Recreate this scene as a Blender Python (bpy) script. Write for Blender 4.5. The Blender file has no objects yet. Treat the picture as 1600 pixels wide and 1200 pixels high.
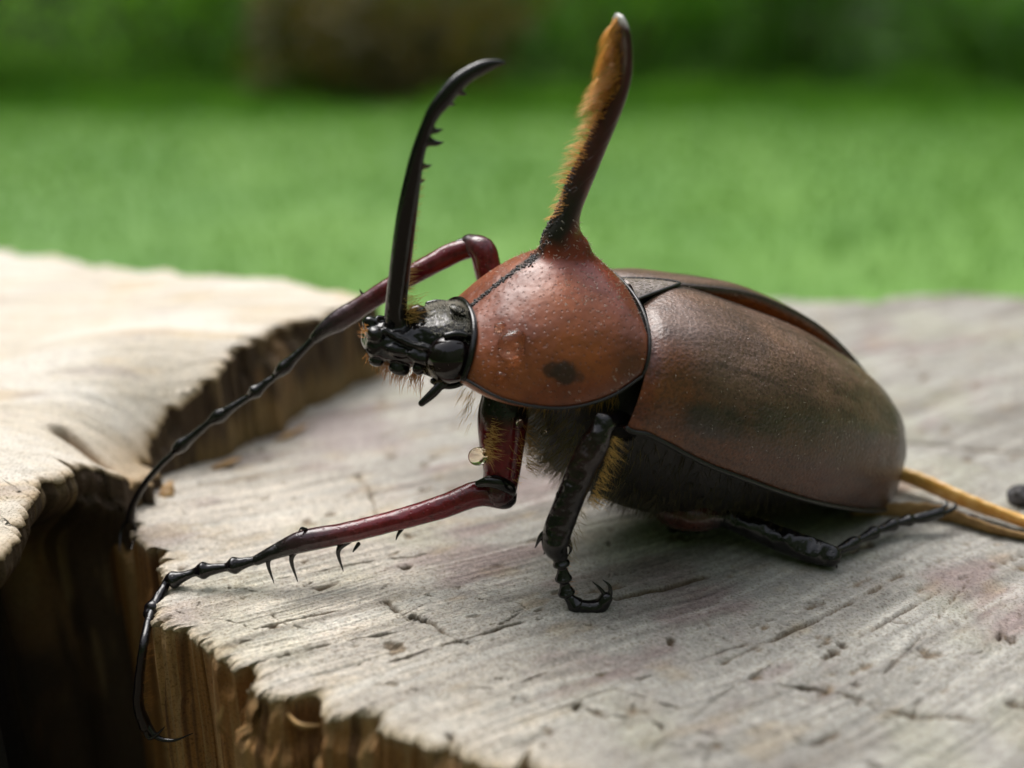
import bpy, math, random
import numpy as np
from mathutils import Vector, Matrix
from mathutils.bvhtree import BVHTree

rng = np.random.default_rng(7)
random.seed(7)
SC = bpy.context.scene
COL = SC.collection
R = math.radians
CM = 0.01                      # everything below is laid out in centimetres, stored in metres

# ------------------------------------------------------------------ camera
FPX = 1556.0                   # focal length in pixels of the 1600 x 1200 photograph
PITCH = R(20.0)
CAMH = 7.0                     # cm above the stump top (z = 0)
cam_data = bpy.data.cameras.new('camera')
cam = bpy.data.objects.new('camera', cam_data)
COL.objects.link(cam)
cam.location = (0, 0, CAMH * CM)
cam.rotation_euler = (R(90) - PITCH, 0, 0)
cam_data.sensor_width = 36.0
cam_data.lens = 36.0 * FPX / 1600.0
cam_data.clip_start = 0.005
cam_data.clip_end = 500.0
cam_data.dof.use_dof = True
cam_data.dof.focus_distance = 0.1275
cam_data.dof.aperture_fstop = 8.5
SC.camera = cam

# ------------------------------------------------------------------ world and sun (bright overcast day)
SUN_EL, SUN_AZ = 60.0, -32.0    # azimuth in degrees from +Y (the view direction) towards +X
world = bpy.data.worlds.new('World')
SC.world = world
world.use_nodes = True
wn = world.node_tree
wn.nodes.clear()
sky = wn.nodes.new('ShaderNodeTexSky')
sky.sky_type = 'NISHITA'
sky.sun_disc = False
sky.sun_elevation = R(SUN_EL)
sky.sun_rotation = R(SUN_AZ)
sky.air_density = 1.0
sky.dust_density = 4.0
sky.ozone_density = 1.0
hsv = wn.nodes.new('ShaderNodeHueSaturation')
hsv.inputs['Saturation'].default_value = 0.32   # cloud cover: nearly neutral skylight
bg = wn.nodes.new('ShaderNodeBackground')
bg.inputs['Strength'].default_value = 0.15
wo = wn.nodes.new('ShaderNodeOutputWorld')
wn.links.new(sky.outputs[0], hsv.inputs['Color'])
wn.links.new(hsv.outputs[0], bg.inputs['Color'])
wn.links.new(bg.outputs[0], wo.inputs[0])

sl = bpy.data.lights.new('sun', 'SUN')
sl.energy = 1.15
sl.angle = R(42)
sl.color = (1.0, 0.975, 0.94)
so = bpy.data.objects.new('sun', sl)
COL.objects.link(so)
_sd = Vector((math.sin(R(SUN_AZ)) * math.cos(R(SUN_EL)), math.cos(R(SUN_AZ)) * math.cos(R(SUN_EL)), math.sin(R(SUN_EL))))
so.rotation_euler = _sd.to_track_quat('Z', 'Y').to_euler()
so.location = _sd * 3

SC.view_settings.view_transform = 'Standard'
SC.view_settings.look = 'None'
SC.view_settings.gamma = 1.0
SC.view_settings.exposure = 0.95
SC.render.engine = 'CYCLES'
SC.cycles.use_denoising = True
SC.cycles.max_bounces = 8
SC.cycles.transmission_bounces = 8

# ------------------------------------------------------------------ pixel -> place helpers (cm)
V = lambda *a: np.array(a, float)
CFW = V(0, math.cos(PITCH), -math.sin(PITCH)); CUP = V(0, math.sin(PITCH), math.cos(PITCH)); CRT = V(1, 0, 0)
CPOS = V(0, 0, CAMH)
def ray(px, py): return CFW + CRT * (px - 800) / FPX + CUP * (600 - py) / FPX
def G(px, py, z=0.0):                     # where the sight line meets height z
    d = ray(px, py); return CPOS + d * ((z - CAMH) / d[2])
def Y(px, py, y):                         # where it meets depth y
    d = ray(px, py); return CPOS + d * (y / d[1])
# body frame of the beetle: forward, left, up
def body_frame(yaw, pit, roll):
    a, p, r = R(yaw), R(pit), R(roll)
    Z = V(0, 0, 1); Fh = V(-math.cos(a), -math.sin(a), 0); L = np.cross(Z, Fh)
    L2 = math.cos(r) * L - math.sin(r) * Z; U = math.cos(r) * Z + math.sin(r) * L
    return math.cos(p) * Fh + math.sin(p) * U, L2, math.cos(p) * U - math.sin(p) * Fh
BO = V(2.2, 13.5, 0.0)
BF, BL, BU = body_frame(17, 20, 8)
def loc(P): v = np.asarray(P, float) - BO; return np.stack([v @ BF, v @ BL, v @ BU], -1)
def S(px, py, l=0.0):                     # sight line meets the plane at lateral offset l; body coordinates
    d = ray(px, py); t = ((BO - CPOS) @ BL + l) / (d @ BL); return loc(CPOS + d * t)
def LG(px, py, z=0.0): return loc(G(px, py, z))
def LY(px, py, y): return loc(Y(px, py, y))
BODY_M = Matrix(((BF[0], BL[0], BU[0], BO[0] * CM), (BF[1], BL[1], BU[1], BO[1] * CM), (BF[2], BL[2], BU[2], BO[2] * CM), (0, 0, 0, 1)))
CAM_L = loc(CPOS)                         # camera place in body coordinates

# ------------------------------------------------------------------ noise
def _hash(ix, iy, iz, seed):
    h = (ix * 374761393 + iy * 668265263 + iz * 2147483647 + seed * 974634777) & 0xFFFFFFFF
    h = ((h ^ (h >> 13)) * 1274126177) & 0xFFFFFFFF
    h = ((h ^ (h >> 16)) * 2246822519) & 0xFFFFFFFF
    return ((h ^ (h >> 15)) & 0xFFFFFF) / float(0xFFFFFF)
def vnoise(x, y, z=0.0, seed=0):
    x, y, z = np.broadcast_arrays(np.asarray(x, float), np.asarray(y, float), np.asarray(z, float))
    ix, iy, iz = np.floor(x).astype(np.int64), np.floor(y).astype(np.int64), np.floor(z).astype(np.int64)
    fx, fy, fz = x - ix, y - iy, z - iz
    fx, fy, fz = [f * f * (3 - 2 * f) for f in (fx, fy, fz)]
    out = 0
    for dx in (0, 1):
        for dy in (0, 1):
            for dz in (0, 1):
                w = (fx if dx else 1 - fx) * (fy if dy else 1 - fy) * (fz if dz else 1 - fz)
                out = out + w * _hash(ix + dx, iy + dy, iz + dz, seed)
    return out * 2 - 1
def fbm(x, y, z=0.0, oct=4, seed=0, gain=0.5):
    x, y, z = np.asarray(x, float), np.asarray(y, float), np.asarray(z, float)
    a, s, o = 1.0, 0.0, 0.0
    for k in range(oct):
        o = o + a * vnoise(x * 2 ** k + 13.1 * k, y * 2 ** k + 7.7 * k, z * 2 ** k, seed + k); s += a; a *= gain
    return o / s
def sstep(a, b, x): t = np.clip((np.asarray(x, float) - a) / (b - a), 0, 1); return t * t * (3 - 2 * t)
def mixc(a, b, t): t = np.asarray(t)[..., None]; return np.asarray(a) * (1 - t) + np.asarray(b) * t

# ------------------------------------------------------------------ mesh helpers
def spline(pts, n):
    """Catmull-Rom through the points, n samples, spaced by chord length"""
    p = np.asarray(pts, float)
    if len(p) == 2:
        t = np.linspace(0, 1, n)[:, None]; return p[0] * (1 - t) + p[1] * t
    d = np.sqrt(np.linalg.norm(np.diff(p[:, :3], axis=0), axis=1)) + 1e-9
    k = np.concatenate([[0], np.cumsum(d)])
    m = np.zeros_like(p)
    m[1:-1] = ((p[1:-1] - p[:-2]) / d[:-1, None] * d[1:, None] + (p[2:] - p[1:-1]) / d[1:, None] * d[:-1, None]) / (d[:-1] + d[1:])[:, None]
    m[0] = (p[1] - p[0]) / d[0]; m[-1] = (p[-1] - p[-2]) / d[-1]
    t = np.linspace(0, k[-1], n); i = np.clip(np.searchsorted(k, t, 'right') - 1, 0, len(d) - 1)
    h = d[i][:, None]; u = ((t - k[i]) / d[i])[:, None]
    return (2*u**3-3*u**2+1)*p[i] + (u**3-2*u**2+u)*h*m[i] + (-2*u**3+3*u**2)*p[i+1] + (u**3-u**2)*h*m[i+1]

class MB:
    """collects vertices and faces (cm)"""
    def __init__(s): s.v, s.f, s.n = [], [], 0
    def add(s, v, f):
        v = np.asarray(v, float).reshape(-1, 3); s.v.append(v); s.f += (f + s.n).tolist() if isinstance(f, np.ndarray) else [tuple(int(i) + s.n for i in q) for q in f]; s.n += len(v); return s
    def verts(s): return np.concatenate(s.v) if s.v else np.zeros((0, 3))
def grid_faces(nu, nv, wrap_v=False, flip=False):
    f = []
    for i in range(nu - 1):
        for j in range(nv if wrap_v else nv - 1):
            a, b = i * nv + j, i * nv + (j + 1) % nv
            q = (a, b, b + nv, a + nv); f.append(q[::-1] if flip else q)
    return f
def rings(mb, ringlist, cap=True):
    n = len(ringlist[0]); vs = np.concatenate(ringlist); f = grid_faces(len(ringlist), n, True)
    if cap:
        c0, c1 = np.mean(ringlist[0], 0), np.mean(ringlist[-1], 0); k = len(vs); vs = np.concatenate([vs, [c0, c1]])
        o = (len(ringlist) - 1) * n
        f += [(k, (j + 1) % n, j) for j in range(n)] + [(k + 1, o + j, o + (j + 1) % n) for j in range(n)]
    mb.add(vs, f); return mb
def tube(mb, pts, rad, n=None, sides=12, ref=None, flat=1.0, round_ends=True):
    """tapered tube through points; rad per point; flat scales the axis nearest to ref"""
    pts = np.asarray(pts, float); rad = np.asarray(rad, float) * np.ones(len(pts))
    q = spline(np.column_stack([pts, rad]), n or max(8, len(pts) * 6)); P, r = q[:, :3], np.maximum(q[:, 3], 1e-4)
    T = np.gradient(P, axis=0); T /= np.linalg.norm(T, axis=1)[:, None] + 1e-12
    if round_ends:
        e = [(-.9, .44), (-.6, .8), (-.3, .95)]
        P0 = [P[0] + T[0] * r[0] * a for a, b in e]; r0 = [r[0] * b for a, b in e]
        P1 = [P[-1] - T[-1] * r[-1] * a for a, b in e[::-1]]; r1 = [r[-1] * b for a, b in e[::-1]]
        P = np.concatenate([P0, P, P1]); r = np.concatenate([r0, r, r1]); T = np.concatenate([[T[0]] * 3, T, [T[-1]] * 3])
    a0 = np.asarray(ref if ref is not None else ((0, 1, 0) if abs(T[0][1]) < .8 else (1, 0, 0)), float)
    th = np.linspace(0, 2 * math.pi, sides, endpoint=False); out = []
    for i in range(len(P)):
        a = a0 - (a0 @ T[i]) * T[i]; a /= np.linalg.norm(a) + 1e-12
        b = np.cross(T[i], a)
        if ref is None: a0 = a
        out.append(P[i] + r[i] * (np.cos(th)[:, None] * a * flat + np.sin(th)[:, None] * b))
    return rings(mb, out)
def ball(mb, c, r, nu=20, nv=28, axes=None):
    r = np.asarray(r, float) * np.ones(3); A = np.eye(3) if axes is None else np.asarray(axes)
    ph = np.linspace(0.02, math.pi - .02, nu); th = np.linspace(0, 2 * math.pi, nv, endpoint=False)
    return rings(mb, [np.asarray(c) + (np.stack([r[0]*np.sin(p)*np.cos(th), r[1]*np.sin(p)*np.sin(th), r[2]*np.cos(p)*np.ones(nv)], 1)) @ A for p in ph[::-1]])

def make(name, v, f, mat, parent=None, smooth=True, col=None, rough=None):
    me = bpy.data.meshes.new(name)
    v = np.asarray(v, float) * CM
    me.from_pydata(v.tolist(), [], f if isinstance(f, list) else f.tolist())
    if smooth: me.polygons.foreach_set('use_smooth', np.ones(len(me.polygons), bool))
    if col is not None:
        ca = me.color_attributes.new('Col', 'FLOAT_COLOR', 'POINT')
        c = np.ones((len(v), 4), np.float32); c[:, :col.shape[1]] = col
        ca.data.foreach_set('color', c.ravel())
    me.materials.append(mat); me.update()
    o = bpy.data.objects.new(name, me); COL.objects.link(o)
    if parent is not None: o.parent = parent
    return o
def build(name, mb, mat, parent=None, **k): return make(name, mb.verts(), mb.f, mat, parent, **k)
def remesh(mb, voxel, it=6, fac=0.5):
    me = bpy.data.meshes.new('tmp'); me.from_pydata(mb.verts().tolist(), [], mb.f); me.update()
    o = bpy.data.objects.new('tmp', me); COL.objects.link(o)
    m = o.modifiers.new('r', 'REMESH'); m.mode = 'VOXEL'; m.voxel_size = voxel
    s = o.modifiers.new('s', 'SMOOTH'); s.iterations = it; s.factor = fac
    dg = bpy.context.evaluated_depsgraph_get(); e = o.evaluated_get(dg); em = e.to_mesh()
    v = np.empty(len(em.vertices) * 3); em.vertices.foreach_get('co', v); v = v.reshape(-1, 3).copy()
    f = [tuple(p.vertices) for p in em.polygons]
    e.to_mesh_clear(); bpy.data.objects.remove(o); bpy.data.meshes.remove(me)
    return v, f
def tag(o, label=None, cat=None, group=None, kind=None):
    if label: o['label'] = label
    if cat: o['category'] = cat
    if group: o['group'] = group
    if kind: o['kind'] = kind
    return o
def strands(mb, roots, dirs, lens, bend=None, r=0.004, seg=4, sides=3):
    """tapered hairs; bend is a vector added quadratically"""
    roots = np.asarray(roots, float); dirs = np.asarray(dirs, float); n = len(roots)
    dirs = dirs / (np.linalg.norm(dirs, axis=1)[:, None] + 1e-9)
    lens = np.asarray(lens, float) * np.ones(n); r = np.asarray(r, float) * np.ones(n)
    bend = np.zeros((n, 3)) if bend is None else np.asarray(bend, float) * np.ones((n, 3))
    a = np.cross(dirs, V(.31, .77, .55)); a /= np.linalg.norm(a, axis=1)[:, None] + 1e-9; b = np.cross(dirs, a)
    th = np.linspace(0, 2 * math.pi, sides, endpoint=False); vs = []
    for k in range(seg + 1):
        t = k / seg; c = roots + dirs * (lens * t)[:, None] + bend * (lens * t * t)[:, None]
        rr = r * (1 - t) ** 0.7 + 1e-5
        for h in th: vs.append(c + (a * math.cos(h) + b * math.sin(h)) * rr[:, None])
    vs = np.stack(vs, 1); m = (seg + 1) * sides
    q = np.array([(k*sides + j, k*sides + (j + 1) % sides, (k+1)*sides + (j + 1) % sides, (k+1)*sides + j) for k in range(seg) for j in range(sides)])
    f = (q[None] + (np.arange(n) * m)[:, None, None]).reshape(-1, 4)
    mb.add(vs.reshape(-1, 3), f); return mb

# ------------------------------------------------------------------ materials
def mat(name):
    m = bpy.data.materials.new(name); m.use_nodes = True; nt = m.node_tree
    return m, nt, nt.nodes['Principled BSDF']
def N(nt, t, **k):
    n = nt.nodes.new(t)
    for a, b in k.items():
        if hasattr(n, a): setattr(n, a, b)
    return n
def coords(nt, scale=100.0, vec=None, kind='Object'):
    tc = N(nt, 'ShaderNodeTexCoord'); mp = N(nt, 'ShaderNodeMapping')
    mp.inputs['Scale'].default_value = vec or (scale,) * 3
    nt.links.new(tc.outputs[kind], mp.inputs[0]); return mp.outputs[0]
def noise(nt, vec, scale, detail=4, rough=.55, dist=0.0):
    n = N(nt, 'ShaderNodeTexNoise'); n.inputs['Scale'].default_value = scale; n.inputs['Detail'].default_value = detail
    n.inputs['Roughness'].default_value = rough; n.inputs['Distortion'].default_value = dist
    nt.links.new(vec, n.inputs['Vector']); return n.outputs['Fac']
def ramp(nt, fac, stops):
    r = N(nt, 'ShaderNodeValToRGB'); e = r.color_ramp.elements
    while len(e) < len(stops): e.new(0.5)
    for s, (p, c) in zip(e, stops):
        s.position = p; s.color = (c, c, c, 1) if isinstance(c, (int, float)) else (*c, 1)
    nt.links.new(fac, r.inputs[0]); return r.outputs[0]
def mix(nt, a, b, fac, mode='MIX'):
    m = N(nt, 'ShaderNodeMix', data_type='RGBA', blend_type=mode)
    for s, x in ((m.inputs[6], a), (m.inputs[7], b), (m.inputs[0], fac)):
        if isinstance(x, (int, float)): s.default_value = x
        elif isinstance(x, tuple): s.default_value = (*x, 1)
        else: nt.links.new(x, s)
    return m.outputs[2]
def attr(nt): a = N(nt, 'ShaderNodeVertexColor'); a.layer_name = 'Col'; return a.outputs[0]
def math_(nt, op, a, b=0.0):
    m = N(nt, 'ShaderNodeMath', operation=op)
    for s, x in ((m.inputs[0], a), (m.inputs[1], b)):
        if isinstance(x, (int, float)): s.default_value = x
        else: nt.links.new(x, s)
    return m.outputs[0]
def bump(nt, bs, h, dist, strength=1.0, prev=None):
    b = N(nt, 'ShaderNodeBump'); b.inputs['Distance'].default_value = dist * CM; b.inputs['Strength'].default_value = strength
    nt.links.new(h, b.inputs['Height'])
    if prev is not None: nt.links.new(prev, b.inputs['Normal'])
    nt.links.new(b.outputs[0], bs.inputs['Normal']); return b.outputs[0]
def link(nt, a, bs, name):
    if isinstance(a, tuple): bs.inputs[name].default_value = (*a, 1)
    elif isinstance(a, (int, float)): bs.inputs[name].default_value = a
    else: nt.links.new(a, bs.inputs[name])

def m_pronotum():
    m, nt, bs = mat('pronotum_shell'); v = coords(nt)
    c = attr(nt); n1 = noise(nt, v, 2.2, 5); n2 = noise(nt, v, 14, 4)
    c = mix(nt, c, (1.5, 1.5, 1.4), ramp(nt, n1, [(.42, 0.), (.66, .75)]), 'MULTIPLY'); c = mix(nt, c, (.7, .58, .5), ramp(nt, noise(nt, v, 3.6, 5), [(.5, 0.), (.7, .7)]), 'MULTIPLY')
    c = mix(nt, c, (.72, .66, .6), ramp(nt, n2, [(.45, 0.), (.75, .55)]), 'MULTIPLY')
    at = N(nt, 'ShaderNodeAttribute'); at.attribute_name = 'flat'
    vo = N(nt, 'ShaderNodeTexVoronoi', voronoi_dimensions='2D'); vo.inputs['Scale'].default_value = 13; vo.inputs['Randomness'].default_value = .85; nt.links.new(at.outputs['Vector'], vo.inputs['Vector'])
    pit = ramp(nt, vo.outputs['Distance'], [(.04, 0.), (.17, 1.)])
    c = mix(nt, (.06, .016, .008), c, ramp(nt, vo.outputs['Distance'], [(.05, .35), (.15, 1.)]))
    link(nt, c, bs, 'Base Color')
    link(nt, ramp(nt, n2, [(.3, .3), (.7, .42)]), bs, 'Roughness')
    bs.inputs['Coat Weight'].default_value = .22; bs.inputs['Coat Roughness'].default_value = .2
    b = bump(nt, bs, pit, .008, .8); b = bump(nt, bs, noise(nt, v, 45, 3), .004, .6, b); bump(nt, bs, noise(nt, v, 1.8, 3), .09, .6, b); return m
def m_elytra():
    m, nt, bs = mat('elytra_shell'); v = coords(nt)
    vs = coords(nt, vec=(100 * .35, 100 * 2.2, 100 * 2.2))
    c = attr(nt); n1 = noise(nt, vs, 2.2, 6, .6); n2 = noise(nt, v, 20, 4, .65); n3 = noise(nt, v, 1.4, 4)
    c = mix(nt, c, (.5, .45, .42), ramp(nt, n1, [(.42, 0.), (.68, .8)]), 'MULTIPLY')
    c = mix(nt, c, (1.4, 1.25, 1.05), ramp(nt, n3, [(.45, 0.), (.7, .7)]), 'MULTIPLY')
    c = mix(nt, c, (.5, .45, .4), ramp(nt, n2, [(.46, 0.), (.62, .85)]), 'MULTIPLY')
    ve = N(nt, 'ShaderNodeTexVoronoi'); ve.inputs['Scale'].default_value = 21; nt.links.new(v, ve.inputs['Vector']); c = mix(nt, c, (.45, .4, .36), ramp(nt, ve.outputs['Distance'], [(.1, .8), (.38, 0.)]), 'MULTIPLY')
    link(nt, c, bs, 'Base Color')
    link(nt, ramp(nt, n2, [(.3, .26), (.7, .42)]), bs, 'Roughness')
    bs.inputs['Coat Weight'].default_value = .25; bs.inputs['Coat Roughness'].default_value = .25; bs.inputs['Specular IOR Level'].default_value = .5
    vo = N(nt, 'ShaderNodeTexVoronoi'); vo.inputs['Scale'].default_value = 21; nt.links.new(v, vo.inputs['Vector'])
    b = bump(nt, bs, vo.outputs['Distance'], .009, .8); b = bump(nt, bs, noise(nt, v, 60, 3), .007, .7, b)
    b = bump(nt, bs, noise(nt, vs, 4, 3), .016, .6, b); bump(nt, bs, noise(nt, v, 1.6, 3), .08, .6, b); return m
def m_black(name='black_shell', base=(.004, .0035, .0035), rough=.07, bscale=9, bd=.008):
    m, nt, bs = mat(name); v = coords(nt)
    link(nt, mix(nt, base, tuple(min(1, x * 2 + .001) for x in base), noise(nt, v, 6, 4)), bs, 'Base Color')
    link(nt, ramp(nt, noise(nt, v, 9, 4), [(.35, rough), (.7, rough + .13)]), bs, 'Roughness')
    bs.inputs['Specular IOR Level'].default_value = .45
    bump(nt, bs, noise(nt, v, bscale, 4), bd, .6); return m
def m_leg():
    m, nt, bs = mat('leg_shell'); v = coords(nt); c = attr(nt)
    c = mix(nt, c, (.35, .3, .3), ramp(nt, noise(nt, v, 11, 5), [(.45, 0.), (.72, .8)]), 'MULTIPLY')
    link(nt, c, bs, 'Base Color'); link(nt, ramp(nt, noise(nt, v, 15, 3), [(.3, .06), (.7, .2)]), bs, 'Roughness'); bs.inputs['Specular IOR Level'].default_value = .42; bs.inputs['Coat Weight'].default_value = .1; bs.inputs['Coat Roughness'].default_value = .08
    vo = N(nt, 'ShaderNodeTexVoronoi'); vo.inputs['Scale'].default_value = 16; nt.links.new(v, vo.inputs['Vector'])
    b = bump(nt, bs, ramp(nt, vo.outputs['Distance'], [(.1, 0.), (.3, 1.)]), .007, .6); bump(nt, bs, noise(nt, v, 40, 3), .004, .5, b); return m
def m_hair(name, a, b):
    m, nt, bs = mat(name); v = coords(nt)
    link(nt, mix(nt, a, b, noise(nt, v, 7, 2)), bs, 'Base Color'); bs.inputs['Roughness'].default_value = .38
    bs.inputs['Transmission Weight'].default_value = 0.0; bs.inputs['Subsurface Weight'].default_value = 0.0; return m
def m_water():
    m, nt, bs = mat('water'); bs.inputs['Base Color'].default_value = (.95, .84, .68, 1); bs.inputs['Roughness'].default_value = 0.0
    bs.inputs['IOR'].default_value = 1.33; bs.inputs['Transmission Weight'].default_value = 1.0; return m
def m_wood():
    m, nt, bs = mat('weathered_wood'); v = coords(nt); c = attr(nt)
    n = noise(nt, v, 28, 5, .65); n2 = noise(nt, v, 7, 5, .6)
    c = mix(nt, c, (.45, .4, .34), ramp(nt, n, [(.5, 0.), (.66, .85)]), 'MULTIPLY')
    c = mix(nt, c, (1.18, 1.16, 1.12), ramp(nt, n2, [(.45, 0.), (.7, .8)]), 'MULTIPLY')
    link(nt, c, bs, 'Base Color'); link(nt, ramp(nt, n2, [(.3, .62), (.7, .85)]), bs, 'Roughness')
    bs.inputs['Specular IOR Level'].default_value = .35
    b = bump(nt, bs, n, .03, .9); bump(nt, bs, noise(nt, v, 70, 3), .012, .9, b); return m
def m_plain(name, a, b, scale=8, rough=.7, bd=.01):
    m, nt, bs = mat(name); v = coords(nt); n = noise(nt, v, scale, 5, .6)
    link(nt, mix(nt, a, b, ramp(nt, n, [(.35, 0.), (.65, 1.)])), bs, 'Base Color'); bs.inputs['Roughness'].default_value = rough
    bump(nt, bs, noise(nt, v, scale * 3, 4), bd, .7); return m
def m_leaf(name, a, b, sc=1.0):
    m, nt, bs = mat(name); tc = N(nt, 'ShaderNodeTexCoord')
    n = N(nt, 'ShaderNodeTexNoise'); n.inputs['Scale'].default_value = sc; n.inputs['Detail'].default_value = 6
    nt.links.new(tc.outputs['Object'], n.inputs['Vector'])
    cc = mix(nt, a, b, ramp(nt, n.outputs['Fac'], [(.35, 0.), (.65, 1.)])); link(nt, cc, bs, 'Base Color'); bs.inputs['Roughness'].default_value = .55
    tr = N(nt, 'ShaderNodeBsdfTranslucent'); nt.links.new(mix(nt, cc, (1.3, 1.25, .7), 1.0, 'MULTIPLY'), tr.inputs[0]); ms = N(nt, 'ShaderNodeMixShader'); ms.inputs[0].default_value = .45
    nt.links.new(bs.outputs[0], ms.inputs[1]); nt.links.new(tr.outputs[0], ms.inputs[2]); nt.links.new(ms.outputs[0], nt.nodes['Material Output'].inputs[0]); return m

M = dict(pron=m_pronotum(), ely=m_elytra(), black=m_black(), eye=m_black('eye_shell', (.004, .002, .002), .03, 3, .001), leg=m_leg(),
         under=m_plain('underside_shell', (.004, .003, .0025), (.010, .007, .005), 8, .5), rim=m_black('rim_shell', (.01, .009, .009), .28, 30, .008),
         gold=m_hair('golden_hair', (.50, .27, .06), (.70, .44, .13)), fringe=m_hair('fringe_hair', (.55, .22, .025), (.78, .42, .08)), belly=m_hair('belly_hair', (.03, .022, .010), (.10, .072, .03)), orange=m_hair('orange_bristle', (.5, .17, .03), (.62, .27, .06)),
         olive=m_hair('olive_hair', (.16, .12, .045), (.3, .23, .1)), pale=m_hair('pale_hair', (.5, .46, .38), (.66, .62, .54)),
         white=m_hair('white_seta', (.6, .5, .42), (.75, .68, .6)),
         wing=m_plain('folded_wing_membrane', (.28, .07, .012), (.12, .03, .008), 3, .35), water=m_water(), wood=m_wood(),
         scut=m_plain('scutellum_shell', (.17, .14, .13), (.30, .25, .225), 6, .4),
         straw=m_plain('straw', (.55, .28, .05), (.68, .44, .15), 6, .32), chip=m_plain('wood_shaving', (.24, .13, .045), (.38, .23, .085), 6, .6),
         crumb=m_plain('dark_bark', (.012, .011, .014), (.04, .035, .035), 8, .5, .03))
# ================================================================== THE SETTING
GROUND = -60.0
# ---- lawn (one sheet to the horizon)
m, nt, bs = mat('lawn'); tc = N(nt, 'ShaderNodeTexCoord')
n1 = N(nt, 'ShaderNodeTexNoise'); n1.inputs['Scale'].default_value = 1.1; n1.inputs['Detail'].default_value = 5
n2 = N(nt, 'ShaderNodeTexNoise'); n2.inputs['Scale'].default_value = 14; n2.inputs['Detail'].default_value = 5
nt.links.new(tc.outputs['Object'], n1.inputs['Vector']); nt.links.new(tc.outputs['Object'], n2.inputs['Vector'])
c = mix(nt, (.088, .215, .030), (.135, .275, .048), ramp(nt, n1.outputs['Fac'], [(.35, 0.), (.65, 1.)]))
c = mix(nt, c, (.8, .82, .75), ramp(nt, n2.outputs['Fac'], [(.4, 0.), (.7, 1.)]), 'MULTIPLY')
link(nt, c, bs, 'Base Color'); bs.inputs['Roughness'].default_value = .8
M['lawn'] = m
LS = 20000.0
gx = np.concatenate([[-LS], np.linspace(-1500, 1500, 61), [LS]]); gy = np.concatenate([[-LS], np.linspace(-600, 1800, 49), [LS]])
XX, YY = np.meshgrid(gx, gy, indexing='ij'); ZZ = GROUND + 3.0 * fbm(XX / 260, YY / 260, 0, 2, 3) * (np.abs(XX) < 1600)
ZZ[(np.abs(XX) < 130) & (np.abs(YY - 20) < 130)] = GROUND
lawn = make('lawn', np.stack([XX, YY, ZZ], -1).reshape(-1, 3), grid_faces(len(gx), len(gy)), M['lawn'])
tag(lawn, 'smooth green lawn behind the stump', kind='structure')
er = np.linspace(0.02, 1, 16); ea = np.linspace(0, 2 * math.pi, 90, endpoint=False)
eo = np.stack([5 + np.cos(ea) * np.where(np.sin(ea) > 0, 210, 210 + 700 * np.abs(np.sin(ea)) ** .6), 15 + np.sin(ea) * np.where(np.sin(ea) > 0, 205, 1150)], 1); eo *= (1 + .05 * fbm(np.cos(ea) * 3, np.sin(ea) * 3, 0, 3, 8))[:, None]
er = np.linspace(.01, 1, 24); ev_ = [np.column_stack([V(5, 15) + (eo - V(5, 15)) * r_, np.full(90, GROUND + 3.4) + .8 * fbm(eo[:, 0] * r_ / 60, eo[:, 1] * r_ / 60, 0, 3, 9) - 7.5 * max(0, r_ - .85) / .15]) for r_ in er]
mb = rings(MB(), ev_); tag(build('added_earth', mb, m_plain('added_soil', (.05, .038, .026), (.09, .068, .045), .25, .95, .4)), 'added brown ground around the stump, unseen, cutting green bounce', kind='structure')  # brown ground out of view, added to cut green bounce off the lawn
# ---- grass blades standing on it
def grass():
    n = 60000
    y = 235 + 820 * rng.random(n) ** 0.75; x = (rng.random(n) - .5) * (y * 1.5 + 160)
    z = GROUND + 3.0 * fbm(x / 260, y / 260, 0, 2, 3) - .5
    h = 3 + 4.5 * rng.random(n) * (0.7 + .5 * fbm(x / 60, y / 60, 0, 3, 9)); a = rng.random(n) * math.tau; w = .25 + .25 * rng.random(n)
    b = np.stack([np.cos(a) * w, np.sin(a) * w, 0 * a], 1); t = rng.normal(0, 1.6, (n, 2))
    p = np.stack([x, y, z], 1); tip = p + np.stack([t[:, 0], t[:, 1], h], 1); mid = p + np.stack([t[:, 0] * .35, t[:, 1] * .35, h * .6], 1)
    v = np.stack([p - b, p + b, mid + b * .7, mid - b * .7, tip], 1).reshape(-1, 3); k = np.arange(n) * 5
    f = np.stack([k, k + 1, k + 2, k + 3], 1).tolist() + np.stack([k + 3, k + 2, k + 4], 1).tolist()
    o = make('grass', v, f, m_leaf('grass_blade', (.085, .215, .028), (.14, .285, .048), 2.0)); tag(o, 'short green grass blades growing on the lawn', 'grass', kind='stuff')
grass()
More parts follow.
